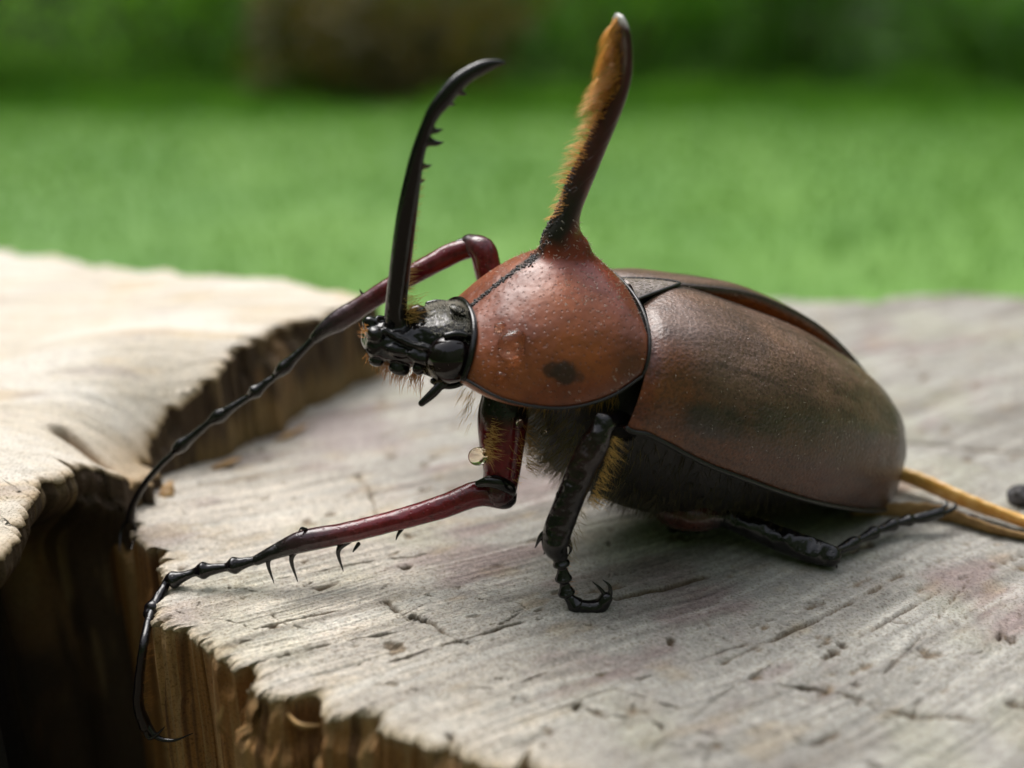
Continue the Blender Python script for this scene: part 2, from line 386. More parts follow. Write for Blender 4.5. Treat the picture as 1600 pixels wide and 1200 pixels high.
def tall_grass():
    n = 42000; y = 560 + 520 * rng.random(n) ** .6; x = (rng.random(n) - .5) * 1700; cl = fbm(x / 45, y / 30, 0, 3, 19)
    h = np.clip((3 + 36 * sstep(650, 1050, y)) * (.6 + .9 * cl), 3, 60) * (.5 + .7 * rng.random(n)); a = rng.random(n) * math.tau; w = .5 + .6 * rng.random(n)
    z = GROUND + 3.0 * fbm(x / 260, y / 260, 0, 2, 3) - 1; b = np.stack([np.cos(a) * w, np.sin(a) * w, 0 * a], 1); t = rng.normal(0, .25, (n, 2)) * h[:, None]
    p = np.stack([x, y, z], 1); tip = p + np.stack([t[:, 0], t[:, 1], h], 1); md = p + np.stack([t[:, 0] * .3, t[:, 1] * .3, h * .6], 1)
    v = np.stack([p - b, p + b, md + b * .8, md - b * .8, tip], 1).reshape(-1, 3); k = np.arange(n) * 5
    o = make('tall_grass', v, np.stack([k, k + 1, k + 2, k + 3], 1).tolist() + np.stack([k + 3, k + 2, k + 4], 1).tolist(), m_leaf('tall_grass_blade', (.055, .16, .018), (.13, .30, .035), 1.6)); tag(o, 'taller uncut grass along the far edge of the lawn', 'grass', kind='stuff')
tall_grass()
# ---- shrubs at the far side of the lawn
def shrub(name, x, y, w, h, label, ca, cb, seed, nleaf=5200, leaf=5.0):
    r = np.random.default_rng(seed)
    root = bpy.data.objects.new(name, None); COL.objects.link(root); root.location = (x * CM, y * CM, (GROUND - 1) * CM)
    mb = MB()
    for k in range(5):
        a = k * 1.3 + seed; top = V(math.cos(a) * w * .35, math.sin(a) * w * .3, h * (.55 + .25 * r.random()))
        tube(mb, [V(math.cos(a) * 5, math.sin(a) * 5, -4), top * V(.4, .4, .5), top], [4, 2.6, 1.0], 8, 7)
    build('trunk', mb, M_bark, root)
    nc = 26; cc = np.stack([r.normal(0, .42, nc) * w * .5, r.normal(0, .42, nc) * w * .4, h * (.02 + .88 * r.random(nc))], 1)
    ci = r.integers(0, nc, nleaf); d = r.normal(0, 1, (nleaf, 3)); d /= np.linalg.norm(d, axis=1)[:, None]
    p = cc[ci] + d * (w * .2 * (0.45 + .55 * r.random(nleaf) ** .5))[:, None] * V(1, 1, .8); p[:, 2] = np.maximum(p[:, 2], 2)
    a = r.normal(0, 1, (nleaf, 3)); a /= np.linalg.norm(a, axis=1)[:, None]; b = np.cross(a, d + .3); b /= np.linalg.norm(b, axis=1)[:, None]
    s = leaf * (.6 + .8 * r.random(nleaf))[:, None]; nn = np.cross(a, b)
    v = np.stack([p - a * s, p - b * s * .45 + nn * s * .12, p + a * s, p + b * s * .45 + nn * s * .12], 1).reshape(-1, 3); k = np.arange(nleaf) * 4
    make('crown', v, np.stack([k, k + 1, k + 2, k + 3], 1).tolist(), m_leaf('leaf_' + label.split()[0], ca, cb, 3.0), root, smooth=False)
    tag(root, label, 'shrub'); return root
M_bark = m_plain('shrub_bark', (.06, .04, .025), (.12, .085, .05), 1, .9)
G1, G2, G3 = (.09, .24, .018), (.17, .38, .035), (.26, .52, .06)
for a in [('leafy_shrub', -560, 1010, 330, 190, 'light green leafy shrub, first along the far edge of the lawn', G2, G3, 1),
          ('leafy_shrub', -350, 1090, 260, 210, 'mid green shrub between the light green and the dark shrub', G1, G3, 2),
          ('leafy_shrub', -185, 1120, 230, 210, 'dark green shrub beside the brown dry shrub', (.03, .08, .012), (.07, .16, .02), 3),
          ('dry_shrub', -105, 930, 230, 110, 'brown dry shrub with dead leaves at the lawn edge', (.07, .065, .014), (.15, .115, .028), 4),
          ('leafy_shrub', -30, 1190, 220, 230, 'deep green shrub standing behind the brown dry shrub', (.04, .10, .014), (.08, .19, .022), 5),
          ('leafy_shrub', 120, 1080, 260, 200, 'fresh green shrub between the two horns of the beetle', G2, (.16, .36, .04), 6),
          ('leafy_shrub', 300, 1110, 260, 220, 'dark leafy shrub right of the tall hairy horn', G1, (.09, .22, .02), 7),
          ('leafy_shrub', 470, 1040, 280, 180, 'broad green shrub next to the dark leafy one', (.06, .18, .016), (.12, .29, .03), 8),
          ('leafy_shrub', 660, 1060, 300, 200, 'dense shadowed shrub, last along the far edge of the lawn', G1, (.10, .25, .025), 9)]: shrub(*a)
ba = np.linspace(0, 2 * math.pi, 121)[:-1]; br_ = np.array([1290, 1330, 1500, 1800, 2300, 3500.]); BA, BR = np.meshgrid(ba, br_, indexing='ij')
BX, BY = BR * np.sin(BA), BR * np.cos(BA)
BZ = GROUND + np.array([-6, 90, 480, 1050, 1600, 2300.])[None, :] * (1 + .55 * sstep(.3, -.6, np.cos(BA))) * (1 + .3 * fbm(BX / 420, BY / 420, 0, 4, 21))  # ring out of view added and raised to block low sky, darkening reflections
bf = [(a * 6 + k, ((a + 1) % 120) * 6 + k, ((a + 1) % 120) * 6 + k + 1, a * 6 + k + 1) for a in range(120) for k in range(5)]
tag(make('wooded_bank_blocker', np.stack([BX, BY, BZ], -1).reshape(-1, 3), bf, m_leaf('bank_foliage', (.03, .06, .015), (.065, .12, .03), .9)), 'green wooded bank around the lawn, sides out of view added to block sky', kind='structure')

# ---- wood: stump and log, each one sheet of sawn top and broken side
def resample(pts, counts):
    out = []
    for i, n in enumerate(counts):
        a, b = pts[i], pts[(i + 1) % len(pts)]; t = np.linspace(0, 1, n, endpoint=False)[:, None]; out.append(a * (1 - t) + b * t)
    return np.concatenate(out)
def dist_poly(x, y, line):
    d = np.full(x.shape, 1e9); tt = np.zeros(x.shape)
    L = 0.0; tot = sum(np.hypot(*(line[i + 1] - line[i])) for i in range(len(line) - 1))
    for i in range(len(line) - 1):
        a, b = line[i], line[i + 1]; ab = b - a; l2 = ab @ ab
        t = np.clip(((x - a[0]) * ab[0] + (y - a[1]) * ab[1]) / l2, 0, 1)
        q = np.hypot(x - a[0] - t * ab[0], y - a[1] - t * ab[1]); w = q < d
        d = np.where(w, q, d); tt = np.where(w, (L + t * math.sqrt(l2)) / tot, tt); L += math.sqrt(l2)
    return d, tt
def wood_block(name, outline, counts, centre, topz, topcol, sidecol, nr, rough_rim, seed, wall=5.0, under=None):
    o = resample(outline, counts); n = len(o)
    for _ in range(3): o = .25 * np.roll(o, 1, 0) + .5 * o + .25 * np.roll(o, -1, 0)
    seg = np.linalg.norm(np.roll(o, -1, 0) - o, axis=1); s = np.concatenate([[0], np.cumsum(seg)[:-1]])
    tan = np.roll(o, -3, 0) - np.roll(o, 3, 0); tan /= np.linalg.norm(tan, axis=1)[:, None] + 1e-9
    nor = np.stack([tan[:, 1], -tan[:, 0]], 1)
    if np.mean(np.sum(nor * (o - centre), 1)) < 0: nor = -nor
    def fibre(z):
        z = np.asarray(z)
        f = .13 * fbm(s * 1.7, z * .22 + seed, 0, 2, seed) + .05 * fbm(s * 6, z * .3, 0, 3, seed + 5) + .030 * fbm(s * 22, z * .35, 0, 2, seed + 9)
        slit = np.clip(fbm(s * 9, z * .16, 3.3, 2, seed + 30) - .32, 0, 1)
        ins = 0
        for sc_, amp in ((1.3, .34), (3.7, .16)):
            cell = np.floor(s * sc_ + .5 * fbm(s * 2, 0 * s, 0, 2, seed + 60)).astype(np.int64)
            dep = 1.1 * _hash(cell, cell * 0 + 2, cell * 0, seed) ** 1.6; A_ = amp * np.maximum(_hash(cell, cell * 0 + 5, cell * 0, seed) - .35, 0)
            ins = ins + A_ * sstep(.10, -.06, -z - dep + .12 * fbm(s * 16, z * 0, 0, 2, seed + 61))
        return rough_rim * (f - .55 * slit - ins)
    # top rings
    rr = np.linspace(1, 0.004, nr) ** 0.9
    rim = o + nor * fibre(0 * s)[:, None]
    top = centre + (o[None] - centre) * rr[:, None, None]
    edge = np.linalg.norm(top - o[None], axis=2)
    top = top + (nor * fibre(0 * s)[:, None])[None] * np.exp(-(edge / .55) ** 1.3)[..., None]
    x, y = top[..., 0], top[..., 1]
    z = topz(x, y, edge); ct = topcol(x, y, edge, z)
    # rim crumbles a little
    z = z - .10 * np.exp(-edge / .05) * (0.6 + .8 * np.abs(fbm(s * 9, s * 0, 0, 3, seed + 40)))[None]
    # walls
    zw = np.concatenate([-np.linspace(.03, 1, 26) ** 1.1, -np.linspace(1.06, wall, 26), -np.array([wall + 2, wall + 8, 30, 60.6])]) 
    wv, wc = [], []
    for k, zz in enumerate(zw):
        off = fibre(np.full(n, zz)); off = off * min(1, .35 + 4 * abs(zz)) + fibre(0 * s) * (1 - min(1, .35 + 4 * abs(zz)))
        flare = .02 * abs(zz) if zz > -8 else .16 + .10 * (abs(zz) - 8)
        p = o + nor * (off + flare - .02 - (under(o, zz) if under else 0))[:, None]
        zc = z[0] + zz if zz > -wall - 3 else np.full(n, zz)
        wv.append(np.column_stack([p, zc])); wc.append(sidecol(s, zz, p, off))
    wv, wc = np.array(wv), np.array(wc)
    verts = np.concatenate([np.concatenate([wv[::-1], np.dstack([x, y, z])], 0).reshape(-1, 3), [[centre[0], centre[1], float(z[-1].mean())]]])
    cols = np.concatenate([np.concatenate([wc[::-1], ct], 0).reshape(-1, 3), [ct[-1].mean(0)]])
    nrow = len(zw) + nr
    i, j = np.meshgrid(np.arange(nrow - 1), np.arange(n), indexing='ij'); j2 = (j + 1) % n
    f = np.stack([i * n + j, i * n + j2, (i + 1) * n + j2, (i + 1) * n + j], -1).reshape(-1, 4)
    area = np.sum(o[:, 0] * np.roll(o[:, 1], -1) - np.roll(o[:, 0], -1) * o[:, 1])
    k = (nrow - 1) * n; cen = len(verts) - 1
    if area < 0: f = f[:, ::-1]
    f = f.tolist() + [(k + a, k + (a + 1) % n, cen) if area > 0 else (k + (a + 1) % n, k + a, cen) for a in range(n)]
    return make(name, verts, f, M['wood'], col=cols)

g2 = lambda px, py, z=0.: G(px, py, z)[:2]
RIM_PX = [(196, 828), (214, 850), (238, 866), (240, 900), (226, 945), (243, 972), (322, 990), (334, 1024), (374, 1046), (364, 1088), (440, 1098), (482, 1092), (502, 1122), (562, 1130), (640, 1164), (705, 1182), (790, 1206), (900, 1236)]
rim_pts = [g2(*p) for p in RIM_PX]
rest = [V(2.6, 7.0), V(5, 5.6), V(9, 5.2), V(14, 8), V(17, 13), V(18, 20), V(15.5, 25.6), V(12, 26.6), V(8.2, 25.5), V(4, 26.6), V(0, 25), V(-4, 22), V(-6.6, 18), V(-6.8, 15), V(-6.2, 13.6)]
counts = [int(max(8, np.hypot(*(rim_pts[i + 1] - rim_pts[i])) / .0095)) for i in range(len(rim_pts) - 1)] + [50] + [34] * len(rest)
CRACKS = [([(600, 1040), (690, 1012), (760, 990), (856, 966)], .022, .05), ([(966, 934), (1038, 919), (1100, 903)], .03, .07), ([(1119, 1040), (1187, 1006), (1275, 966), (1319, 944), (1420, 890)], .022, .06),
          ([(1281, 1031), (1325, 1003)], .04, .07), ([(1212, 1069), (1300, 1078), (1375, 1103), (1437, 1111), (1560, 1125)], .03, .08), ([(1375, 1056), (1456, 975), (1525, 894)], .011, .04),
          ([(644, 962), (669, 970)], .04, .09), ([(715, 1000), (735, 1008)], .04, .06), ([(1560, 990), (1590, 1000)], .07, .14), ([(397, 1042), (518, 1006), (640, 985)], .016, .04),
          ([(393, 982), (455, 967), (540, 950)], .014, .035), ([(591, 929), (620, 953), (663, 967), (722, 1003)], .03, .04), ([(1330, 1000), (1500, 905), (1640, 850)], .011, .04), ([(1290, 700), (1420, 690), (1600, 705)], .03, .06),
          ([(420, 905), (560, 880), (700, 862)], .013, .03), ([(820, 1130), (1000, 1060), (1180, 1000)], .012, .03), ([(1440, 800), (1520, 800), (1600, 795)], .05, .06), ([(560, 735), (590, 800), (640, 840)], .018, .04), ([(1010, 1180), (1120, 1090), (1230, 1020)], .014, .035)]
CRACKS = [([g2(*p) for p in l], w, d * 1.35) for l, w, d in CRACKS]
_r = np.random.default_rng(5)
for _ in range(110):                                    # hairline checks and small torn spots
    c0 = g2(260 + 1400 * _r.random(), 640 + 560 * _r.random() ** .8); an_ = (-.35 + _r.normal(0, .25)) if _r.random() < .6 else (.75 + _r.normal(0, .3)); ll = .15 + .9 * _r.random() ** 2.5; dv = V(math.cos(an_), math.sin(an_)) * ll
    CRACKS.append(([c0 - dv / 2, c0 + V(-dv[1], dv[0]) * _r.normal(0, .08), c0 + dv / 2], .008 + .009 * _r.random() ** 2, .03 + .035 * _r.random()))
for _ in range(14):
    c0 = g2(260 + 1400 * _r.random(), 640 + 560 * _r.random() ** .8); a_ = _r.random() * 6.3; CRACKS.append(([c0, c0 + V(math.cos(a_), math.sin(a_)) * .05, c0 + V(math.cos(a_ + .6), math.sin(a_ + .6)) * .09], .014 + .02 * _r.random() ** 2, .071 + .03 * _r.random()))
GD = g2(856, 966) - g2(600, 1040); GD /= np.linalg.norm(GD); GN = V(-GD[1], GD[0])
KNOT = g2(1700, 700)
CR_CACHE = {}
def crack_field(x, y):
    tot = np.zeros(x.shape); wob = fbm(x * 2.5, y * 2.5, 0, 3, 77) * .07
    for i, (l, w, d) in enumerate(CRACKS):
        la = np.array(l); mk = (x > la[:, 0].min() - .3) & (x < la[:, 0].max() + .3) & (y > la[:, 1].min() - .3) & (y < la[:, 1].max() + .3)
        if not mk.any(): continue
        q, t = dist_poly((x + wob)[mk], (y + wob)[mk], la)
        br = np.clip(.55 + 1.1 * fbm(t * 14 + i * 9, t * 0, 0, 3, 90 + i), 0, 1.3)
        if len(l) == 3 and w < .05 and d > .07: br = br * 0 + 1; ends = 1
        else: ends = sstep(0, .06, t) * sstep(1, .94, t)
        tot[mk] = np.maximum(tot[mk], d * br * np.exp(-(q / (w * (.5 + .7 * br))) ** 2) * ends)
    return tot
def grain(x, y):                                        # saw strokes that wander and swing round towards the right
    sw = .12 * sstep(1.5, 6, x); ca, sa = np.cos(sw), np.sin(sw); xr, yr = x - 2, y - 11; x2, y2 = xr * ca + yr * sa, -xr * sa + yr * ca
    return x2 * GD[0] + y2 * GD[1], x2 * GN[0] + y2 * GN[1] + .10 * fbm(x * .35, y * .35, 0, 2, 71) + .02 * fbm(x * 1.6, y * 1.6, 0, 2, 72)
def stump_z(x, y, e):
    a, b = grain(x, y)
    cf = crack_field(x, y); CR_CACHE['s'] = cf
    saw = fbm(b * 3.6 + .35 * fbm(a * .35, b * .5, 0, 2, 4), a * .16, 0, 3, 11)
    z = .020 * saw + .028 * fbm(b * 17, a * .45, 0, 3, 12) * np.clip(.5 + 1.2 * fbm(x * .8, y * .8, 0, 3, 42), .1, 1.1) + .012 * fbm(a * 9, b * 14, 0, 3, 13) + .05 * fbm(x * .3, y * .3, 0, 2, 14)
    pits = np.clip(fbm(a * 2.6, b * 5, 0, 3, 15) - .5, 0, 1) * .22
    far = sstep(15, 21, y)
    return z - cf * 1.1 - pits + far * .12 * fbm(x * .5, y * .8, 0, 3, 16)
def stump_c(x, y, e, z):
    a, b = grain(x, y)
    cream, grey, dark, ochre, mauve = V(.54, .49, .42), V(.34, .325, .295), V(.17, .15, .13), V(.36, .25, .11), V(.33, .27, .26)
    left = sstep(1.6, -3.6, x + .25 * (y - 11) + 1.6 * fbm(x * .45, y * .45, 0, 3, 31))
    c = mixc(grey, cream, left)
    st = fbm(b * 2.3, a * .22, 0, 4, 32); st2 = fbm(b * 6, a * .5, 0, 4, 33); blot = fbm(a * .55, b * 1.1, 0, 4, 34)
    c = mixc(c, dark, .62 * sstep(.05, .55, st) * (1 - .55 * left)); c = mixc(c, V(.24, .17, .165), .7 * sstep(.12, .5, blot) * (1 - .4 * left))
    c = mixc(c, V(.56, .54, .49), .5 * sstep(.1, .5, st2)); c = mixc(c, dark, .45 * sstep(.15, .6, -st2) * (1 - .6 * left))
    c = mixc(c, ochre, .28 * sstep(.18, .6, fbm(a * 1.3, b * 2.4, 0, 4, 35)))
    c = mixc(c, V(.36, .36, .25), .3 * sstep(.1, .5, fbm(x * .7, y * .7, 0, 3, 36)))
    # damp mauve patch beyond the near front leg, and a greyer band further off
    mv = sstep(.4, .9, 1 - np.hypot((x + 3.0) / 2.2, (y - 16.6) / 2.3) + .4 * fbm(x, y, 0, 3, 37)); c = mixc(c, V(.32, .27, .26), .75 * mv)
    cf = CR_CACHE['s']; c = mixc(c, V(.10, .065, .03), np.clip(cf * 20, 0, .85))
    pits = np.clip(fbm(a * 2.6, b * 5, 0, 3, 15) - .5, 0, 1); c = mixc(c, V(.16, .11, .06), np.clip(pits * 5, 0, .8))
    c = mixc(c, V(.52, .40, .24), .7 * np.exp(-e / .10))
    fs = fbm(b * 20, a * .5, 0, 3, 41); c = c * (1 + (.5 * np.clip(.5 + 1.2 * fbm(x * .8, y * .8, 0, 3, 42), .1, 1.1) * fs)[..., None]); sp = vnoise(x * 40, y * 40, 0, 38); c = c * (1 + .2 * sp[..., None]); sp = vnoise(x * 17, y * 17, 0, 39); c = c * (1 + .12 * sp[..., None])
    return np.clip(c, .01, .8)
def stump_side(s, zz, p, off):
    st = fbm(s * 3.2, np.full(s.shape, zz * .22), 0, 4, 51); st2 = fbm(s * 13, np.full(s.shape, zz * .3), 0, 4, 52)
    c = mixc(V(.29, .135, .038), V(.48, .28, .11), sstep(-.1, .45, st)); c = mixc(c, V(.07, .028, .009), .8 * sstep(0.0, .5, st2)); c = mixc(c, V(.40, .27, .13), .5 * sstep(.1, .5, -st2))
    c = mixc(c, V(.55, .43, .27), .6 * math.exp(zz / .07))
    return np.clip(c, .01, .8)
stump = wood_block('tree_stump', np.array(rim_pts + rest), counts, V(1.2, 11.2), stump_z, stump_c, stump_side, 400, 1.0, 3)
tag(stump, 'weathered grey sawn tree stump that the beetle stands on, with broken fibrous edge', 'tree stump')

# the higher, paler block behind and left of the stump
LZ = 1.3
LOGPX = [((600, 470), 1.6), ((550, 481), 1.65), ((480, 500), 1.75), ((420, 521), 1.85), ((330, 566), 1.7), ((285, 592), 1.5), ((236, 632), 1.3), ((226, 652), 1.2), ((240, 682), 1.0), ((258, 712), .7), ((248, 742), .4), ((215, 764), .35), ((200, 752), .7), ((160, 738), .95), ((110, 752), 1.0), ((64, 778), 1.0), ((28, 842), 1.0), ((-10, 880), 1.0), ((-60, 930), 1.0)]
lp = [g2(*p, z) for p, z in LOGPX]
lrest = [V(-8.5, 8.8), V(-14, 8.5), V(-22, 12), V(-24, 20), V(-20, 26.6), V(-13.6, 26.2), V(-8, 23.6), V(-5, 22.0)]
lcounts = [int(max(10, np.hypot(*(lp[i + 1] - lp[i])) / .02)) for i in range(len(lp) - 1)] + [40] + [40] * len(lrest)
CORN = g2(245, 740, .3)
def log_z(x, y, e):
    r = np.hypot((x - CORN[0]) / 1.0, (y - CORN[1]) / 1.25)
    zl = LZ + (np.interp(y, [14.5, 15.5, 16.6, 19, 21, 24], [1.3, 1.6, 1.85, 1.66, 1.6, 1.35]) - LZ) * sstep(-10, -6.2, x)
    z = zl - 1.0 * np.exp(-r ** 2 * 1.1) - .25 * sstep(13.2, 11.2, y)
    z += .05 * fbm(x * .4, y * .4, 0, 2, 60) + .02 * fbm(x * 1.5, y * 7, 0, 3, 61) + .015 * fbm(x * 6, y * 9, 0, 3, 62)
    groove, t = dist_poly(x, y, np.array([g2(92, 655, LZ), g2(150, 668, LZ), g2(225, 680, LZ)])); CR_CACHE['g'] = groove
    return z - .35 * np.exp(-(groove / .10) ** 2) * (1.1 - t)
def log_c(x, y, e, z):
    c = mixc(V(.62, .555, .46), V(.70, .65, .575), sstep(-.2, .4, fbm(x * .5, y * 1.6, 0, 4, 63)))
    c = mixc(c, V(.55, .40, .22), .55 * sstep(.15, .5, fbm(x * .6, y * 2.0, 0, 4, 64)))
    c = mixc(c, V(.42, .36, .33), .5 * sstep(.25, .55, fbm(x * .9, y * 3, 0, 4, 65)))
    c = mixc(c, V(.22, .13, .06), np.exp(-(CR_CACHE['g'] / .14) ** 2) * .85)
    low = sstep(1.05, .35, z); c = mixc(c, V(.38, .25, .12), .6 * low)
    c = mixc(c, V(.40, .27, .13), .8 * np.exp(-e / .12)); return np.clip(c, .01, .85)
def log_side(s, zz, p, off):
    st = fbm(s * 2.2, np.full(s.shape, zz * .5), 0, 4, 66); st2 = fbm(s * 9, np.full(s.shape, zz * .6), 0, 4, 67)
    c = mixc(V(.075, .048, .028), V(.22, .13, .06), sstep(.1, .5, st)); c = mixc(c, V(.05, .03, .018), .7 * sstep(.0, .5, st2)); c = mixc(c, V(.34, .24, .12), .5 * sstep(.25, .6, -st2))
    c = mixc(c, V(.30, .20, .085), sstep(.75, 1.35, abs(zz) + .5 * st2) * .8 * (np.asarray(p)[:, 1] > 14)); gap_shade = sstep(13.6, 12.6, p[:, 1]) * sstep(.25, .9, abs(zz)); c = mixc(c, V(.010, .007, .005), .97 * gap_shade)  # near-black shade of the gap painted into the log's front wall
    return np.clip(c, .01, .8)
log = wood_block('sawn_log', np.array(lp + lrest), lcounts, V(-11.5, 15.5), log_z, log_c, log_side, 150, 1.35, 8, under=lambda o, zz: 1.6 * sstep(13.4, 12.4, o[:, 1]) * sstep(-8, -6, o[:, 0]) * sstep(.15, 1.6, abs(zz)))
tag(log, 'pale sawn log with dark bark face, standing against the weathered stump', 'log')
# ================================================================== THE BEETLE (body coordinates: forward, left, up)
beetle = bpy.data.objects.new('rhinoceros_beetle', None); COL.objects.link(beetle); beetle.matrix_world = BODY_M
tag(beetle, 'brown horned beetle with long black head horn and hairy upright horn, on the stump', 'beetle')

# ---- underside: thorax and abdomen
st = np.array([(3.95, .50, 2.25, 1.62), (3.5, .8, 2.6, 1.52), (2.95, 1.0, 3.0, 1.32), (2.55, 1.12, 3.08, .80), (2.15, 1.25, 3.12, .55), (1.4, 1.45, 3.2, .30), (.6, 1.55, 3.25, .25), (-.4, 1.52, 3.2, .38),
               (-1.4, 1.35, 2.98, .72), (-2.2, 1.1, 2.7, 1.02), (-2.8, .75, 2.2, 1.3), (-3.02, .3, 1.9, 1.5)])
q = spline(st, 60); th = np.linspace(0, 2 * math.pi, 48, endpoint=False); rl = []
for f_, w_, t_, b_ in q:
    seg = 1 + .018 * math.sin(f_ * 14) * (f_ < .8)
    rl.append(np.stack([np.full(48, f_), w_ * seg * np.sign(np.cos(th)) * np.abs(np.cos(th)) ** .85, (t_ + b_) / 2 + (t_ - b_) / 2 * seg * np.sin(th)], 1))
underside = build('underside', rings(MB(), rl[::-1]), M['under'], beetle)
UB = BVHTree.FromPolygons([tuple(v) for v in np.concatenate(rl[::-1])], grid_faces(60, 48, True))

# ---- pronotum with its upright horn: one closed surface
SPN = 46
mid = spline(np.array([(4.07, 0, 2.40), (3.82, 0, 2.78), (3.5, 0, 3.12), (3.1, 0, 3.32), (2.7, 0, 3.40), (2.25, 0, 3.30)]), SPN)
mar = spline(np.array([(4.10, .80, 1.76), (3.75, 1.12, 1.76), (3.35, 1.32, 1.84), (2.95, 1.42, 1.98), (2.55, 1.46, 2.25), (2.24, 1.42, 2.58)]), SPN)
def pron_point(i, th_):
    s_, c_ = math.sin(th_), math.cos(th_); k = 2 / 2.25
    T_, M_ = mid[i], mar[i]; sg = 1 if s_ >= 0 else -1; s_ = abs(s_)
    return V(T_[0] + (M_[0] - T_[0]) * s_ ** 2, sg * M_[1] * s_ ** k, M_[2] + (T_[2] - M_[2]) * max(c_, 0) ** k)
ths = np.linspace(-math.pi / 2, math.pi / 2, 61); rl = []
for i in range(SPN):
    top = [pron_point(i, t) for t in ths]
    bot = [V(mid[i][0] * 0 + mar[i][0] * s * s + (mid[i][0]) * (1 - s * s), mar[i][1] * s, mar[i][2] - .22 * (1 - s * s) ** .5 - .0) for s in np.linspace(1, -1, 31)[1:-1]]
    a = np.array(top + bot)
    d = np.hypot((a[:, 0] - 3.17) / 1.0, a[:, 1] / .95); up_ = a[:, 2] > mar[i][2]
    a[:, 2] += up_ * (.42 * np.exp(-(d / .34) ** 1.15))
    rl.append(a)
pm = rings(MB(), rl)
HPX = [(858, 922, 432), (843, 922, 393), (846, 911, 370), (866, 910, 330), (879, 923, 293), (897, 938, 256), (915, 952, 220), (930, 967, 183), (948, 979, 146), (957, 986, 110), (959, 985, 73), (959, 979, 40), (961, 973, 24)]
hc, hr, hfr, hwid = [], [], [], []
LAT = [.28, .33, .25, .22, .20, .19, .19, .20, .22, .25, .27, .24, .14]
tan_px = None
for (xl, xr, y_), lat in zip(HPX, LAT):
    a, b = S(xl, y_ + (6 if y_ < 340 else 0)), S(xr, y_ - (3 if y_ < 340 else 0)); hc.append((a + b) / 2); hr.append(np.linalg.norm(a - b) / 2 * (.80 if y_ < 340 else 1))
hs = spline(np.column_stack([np.array(hc), np.array(hr), np.array(LAT)]), 110)
def sweep(mb, hs, sides=36, power=2.0):
    P = hs[:, :3]; T = np.gradient(P, axis=0); T /= np.linalg.norm(T, axis=1)[:, None]; th = np.linspace(0, 2 * math.pi, sides, endpoint=False); out = []
    for i in range(len(P)):
        b = np.cross(T[i], V(0, 1, 0)); b /= np.linalg.norm(b)
        out.append(P[i] + np.cos(th)[:, None] * b * hs[i, 3] + np.sin(th)[:, None] * V(0, 1, 0) * hs[i, 4])
    e = []                                            # rounded tip
    for a, k in ((.45, .86), (.8, .55), (.95, .25)):
        e.append(P[-1] + T[-1] * hs[-1, 3] * a + (out[-1] - P[-1]) * k)
    return rings(mb, out + e)
sweep(pm, hs)
pv, pf = remesh(pm, .022, 12, .5)
_e = np.array([(a, b) for q_ in pf for a, b in zip(q_, q_[1:] + q_[:1])])
_k = sstep(3.0, 3.3, pv[:, 2]) * sstep(4.15, 3.75, pv[:, 2])
for _ in range(60):                                    # melt the horn foot into the shield
    acc = np.zeros_like(pv); cnt = np.zeros(len(pv)); np.add.at(acc, _e[:, 0], pv[_e[:, 1]]); np.add.at(cnt, _e[:, 0], 1)
    pv = pv + (acc / cnt[:, None] - pv) * (.6 * _k)[:, None]
hp = hs[:, :3]
def nearest(P, line):
    i = np.argmin(((P[:, None, :] - line[None]) ** 2).sum(-1), 1); return i, np.linalg.norm(P - line[i], axis=1)
def pron_col(P):
    n = fbm(P[:, 0] * 1.6, P[:, 1] * 1.6, P[:, 2] * 1.6, 4, 101); n2 = fbm(P[:, 0] * 5, P[:, 1] * 5, P[:, 2] * 5, 3, 102)
    c = mixc(V(.175, .042, .015), V(.24, .066, .023), sstep(-.3, .4, n))
    c = mixc(c, V(.25, .062, .009), .8 * sstep(.75, .1, np.abs(P[:, 0] - 3.15 + .1 * n)) * sstep(2.2, 2.7, P[:, 2]))     # warmer orange band below the horn
    c = mixc(c, V(.15, .045, .022), .5 * sstep(2.75, 2.35, P[:, 0] + .15 * n))
    c = mixc(c, V(.16, .014, .007), .92 * sstep(3.0, 3.55, P[:, 2] + .12 * n2))                                            # deep red horn foot
    ax, _ = nearest(P, hp); frt = (P - hp[ax]) @ V(1, 0, .25); hh = sstep(3.45, 3.62, P[:, 2])
    c = mixc(c, V(.010, .007, .006), hh * sstep(-.13, .02, frt + .06 * n2 + .07 * sstep(4.0, 3.6, P[:, 2]) * -1))             # black grainy front of the horn
    c = mixc(c, V(.055, .006, .006), hh * sstep(3.9, 4.6, P[:, 2]) * .75)
    c = mixc(c, V(.16, .06, .014), sstep(5.35, 5.8, P[:, 2]) * .75 * sstep(.02, .14, frt)); c = mixc(c, V(.02, .012, .010), sstep(5.2, 5.6, P[:, 2]) * sstep(.02, -.06, frt))
    c = mixc(c, V(.35, .34, .33), sstep(6.13, 6.22, P[:, 2]))
    kl = np.abs(P[:, 1]) + .03 * n2; keel = sstep(.085, .012, kl - .06 * sstep(2.7, 3.4, P[:, 2])) * sstep(3.25, 3.42, P[:, 0]) * sstep(3.7, 3.3, P[:, 2]); c = mixc(c, V(.03, .012, .01), .85 * keel)  # dark midline
    for px, py, r_, k in ((882, 585, .20, .95), (862, 578, .13, .8), (905, 592, .10, .6), (760, 545, .25, .12), (985, 575, .2, .35)):
        B = PB.ray_cast(Vector(CAM_L), Vector((S(px, py, 1.0) - CAM_L)))[0]
        if B is not None:
            d = np.linalg.norm(P - np.array(B), axis=1) + .07 * n2 + .05 * n; c = mixc(c, V(.030, .010, .008), k * sstep(r_ * .9, r_ * .6, d))
    c = mixc(c, V(.40, .15, .03), .8 * sstep(.0, .1, np.interp(P[:, 0], mar[::-1, 0], mar[::-1, 2]) - .03 - P[:, 2]) * (P[:, 2] < 2.6))  # orange underside flange
    return np.clip(c, .003, .8)
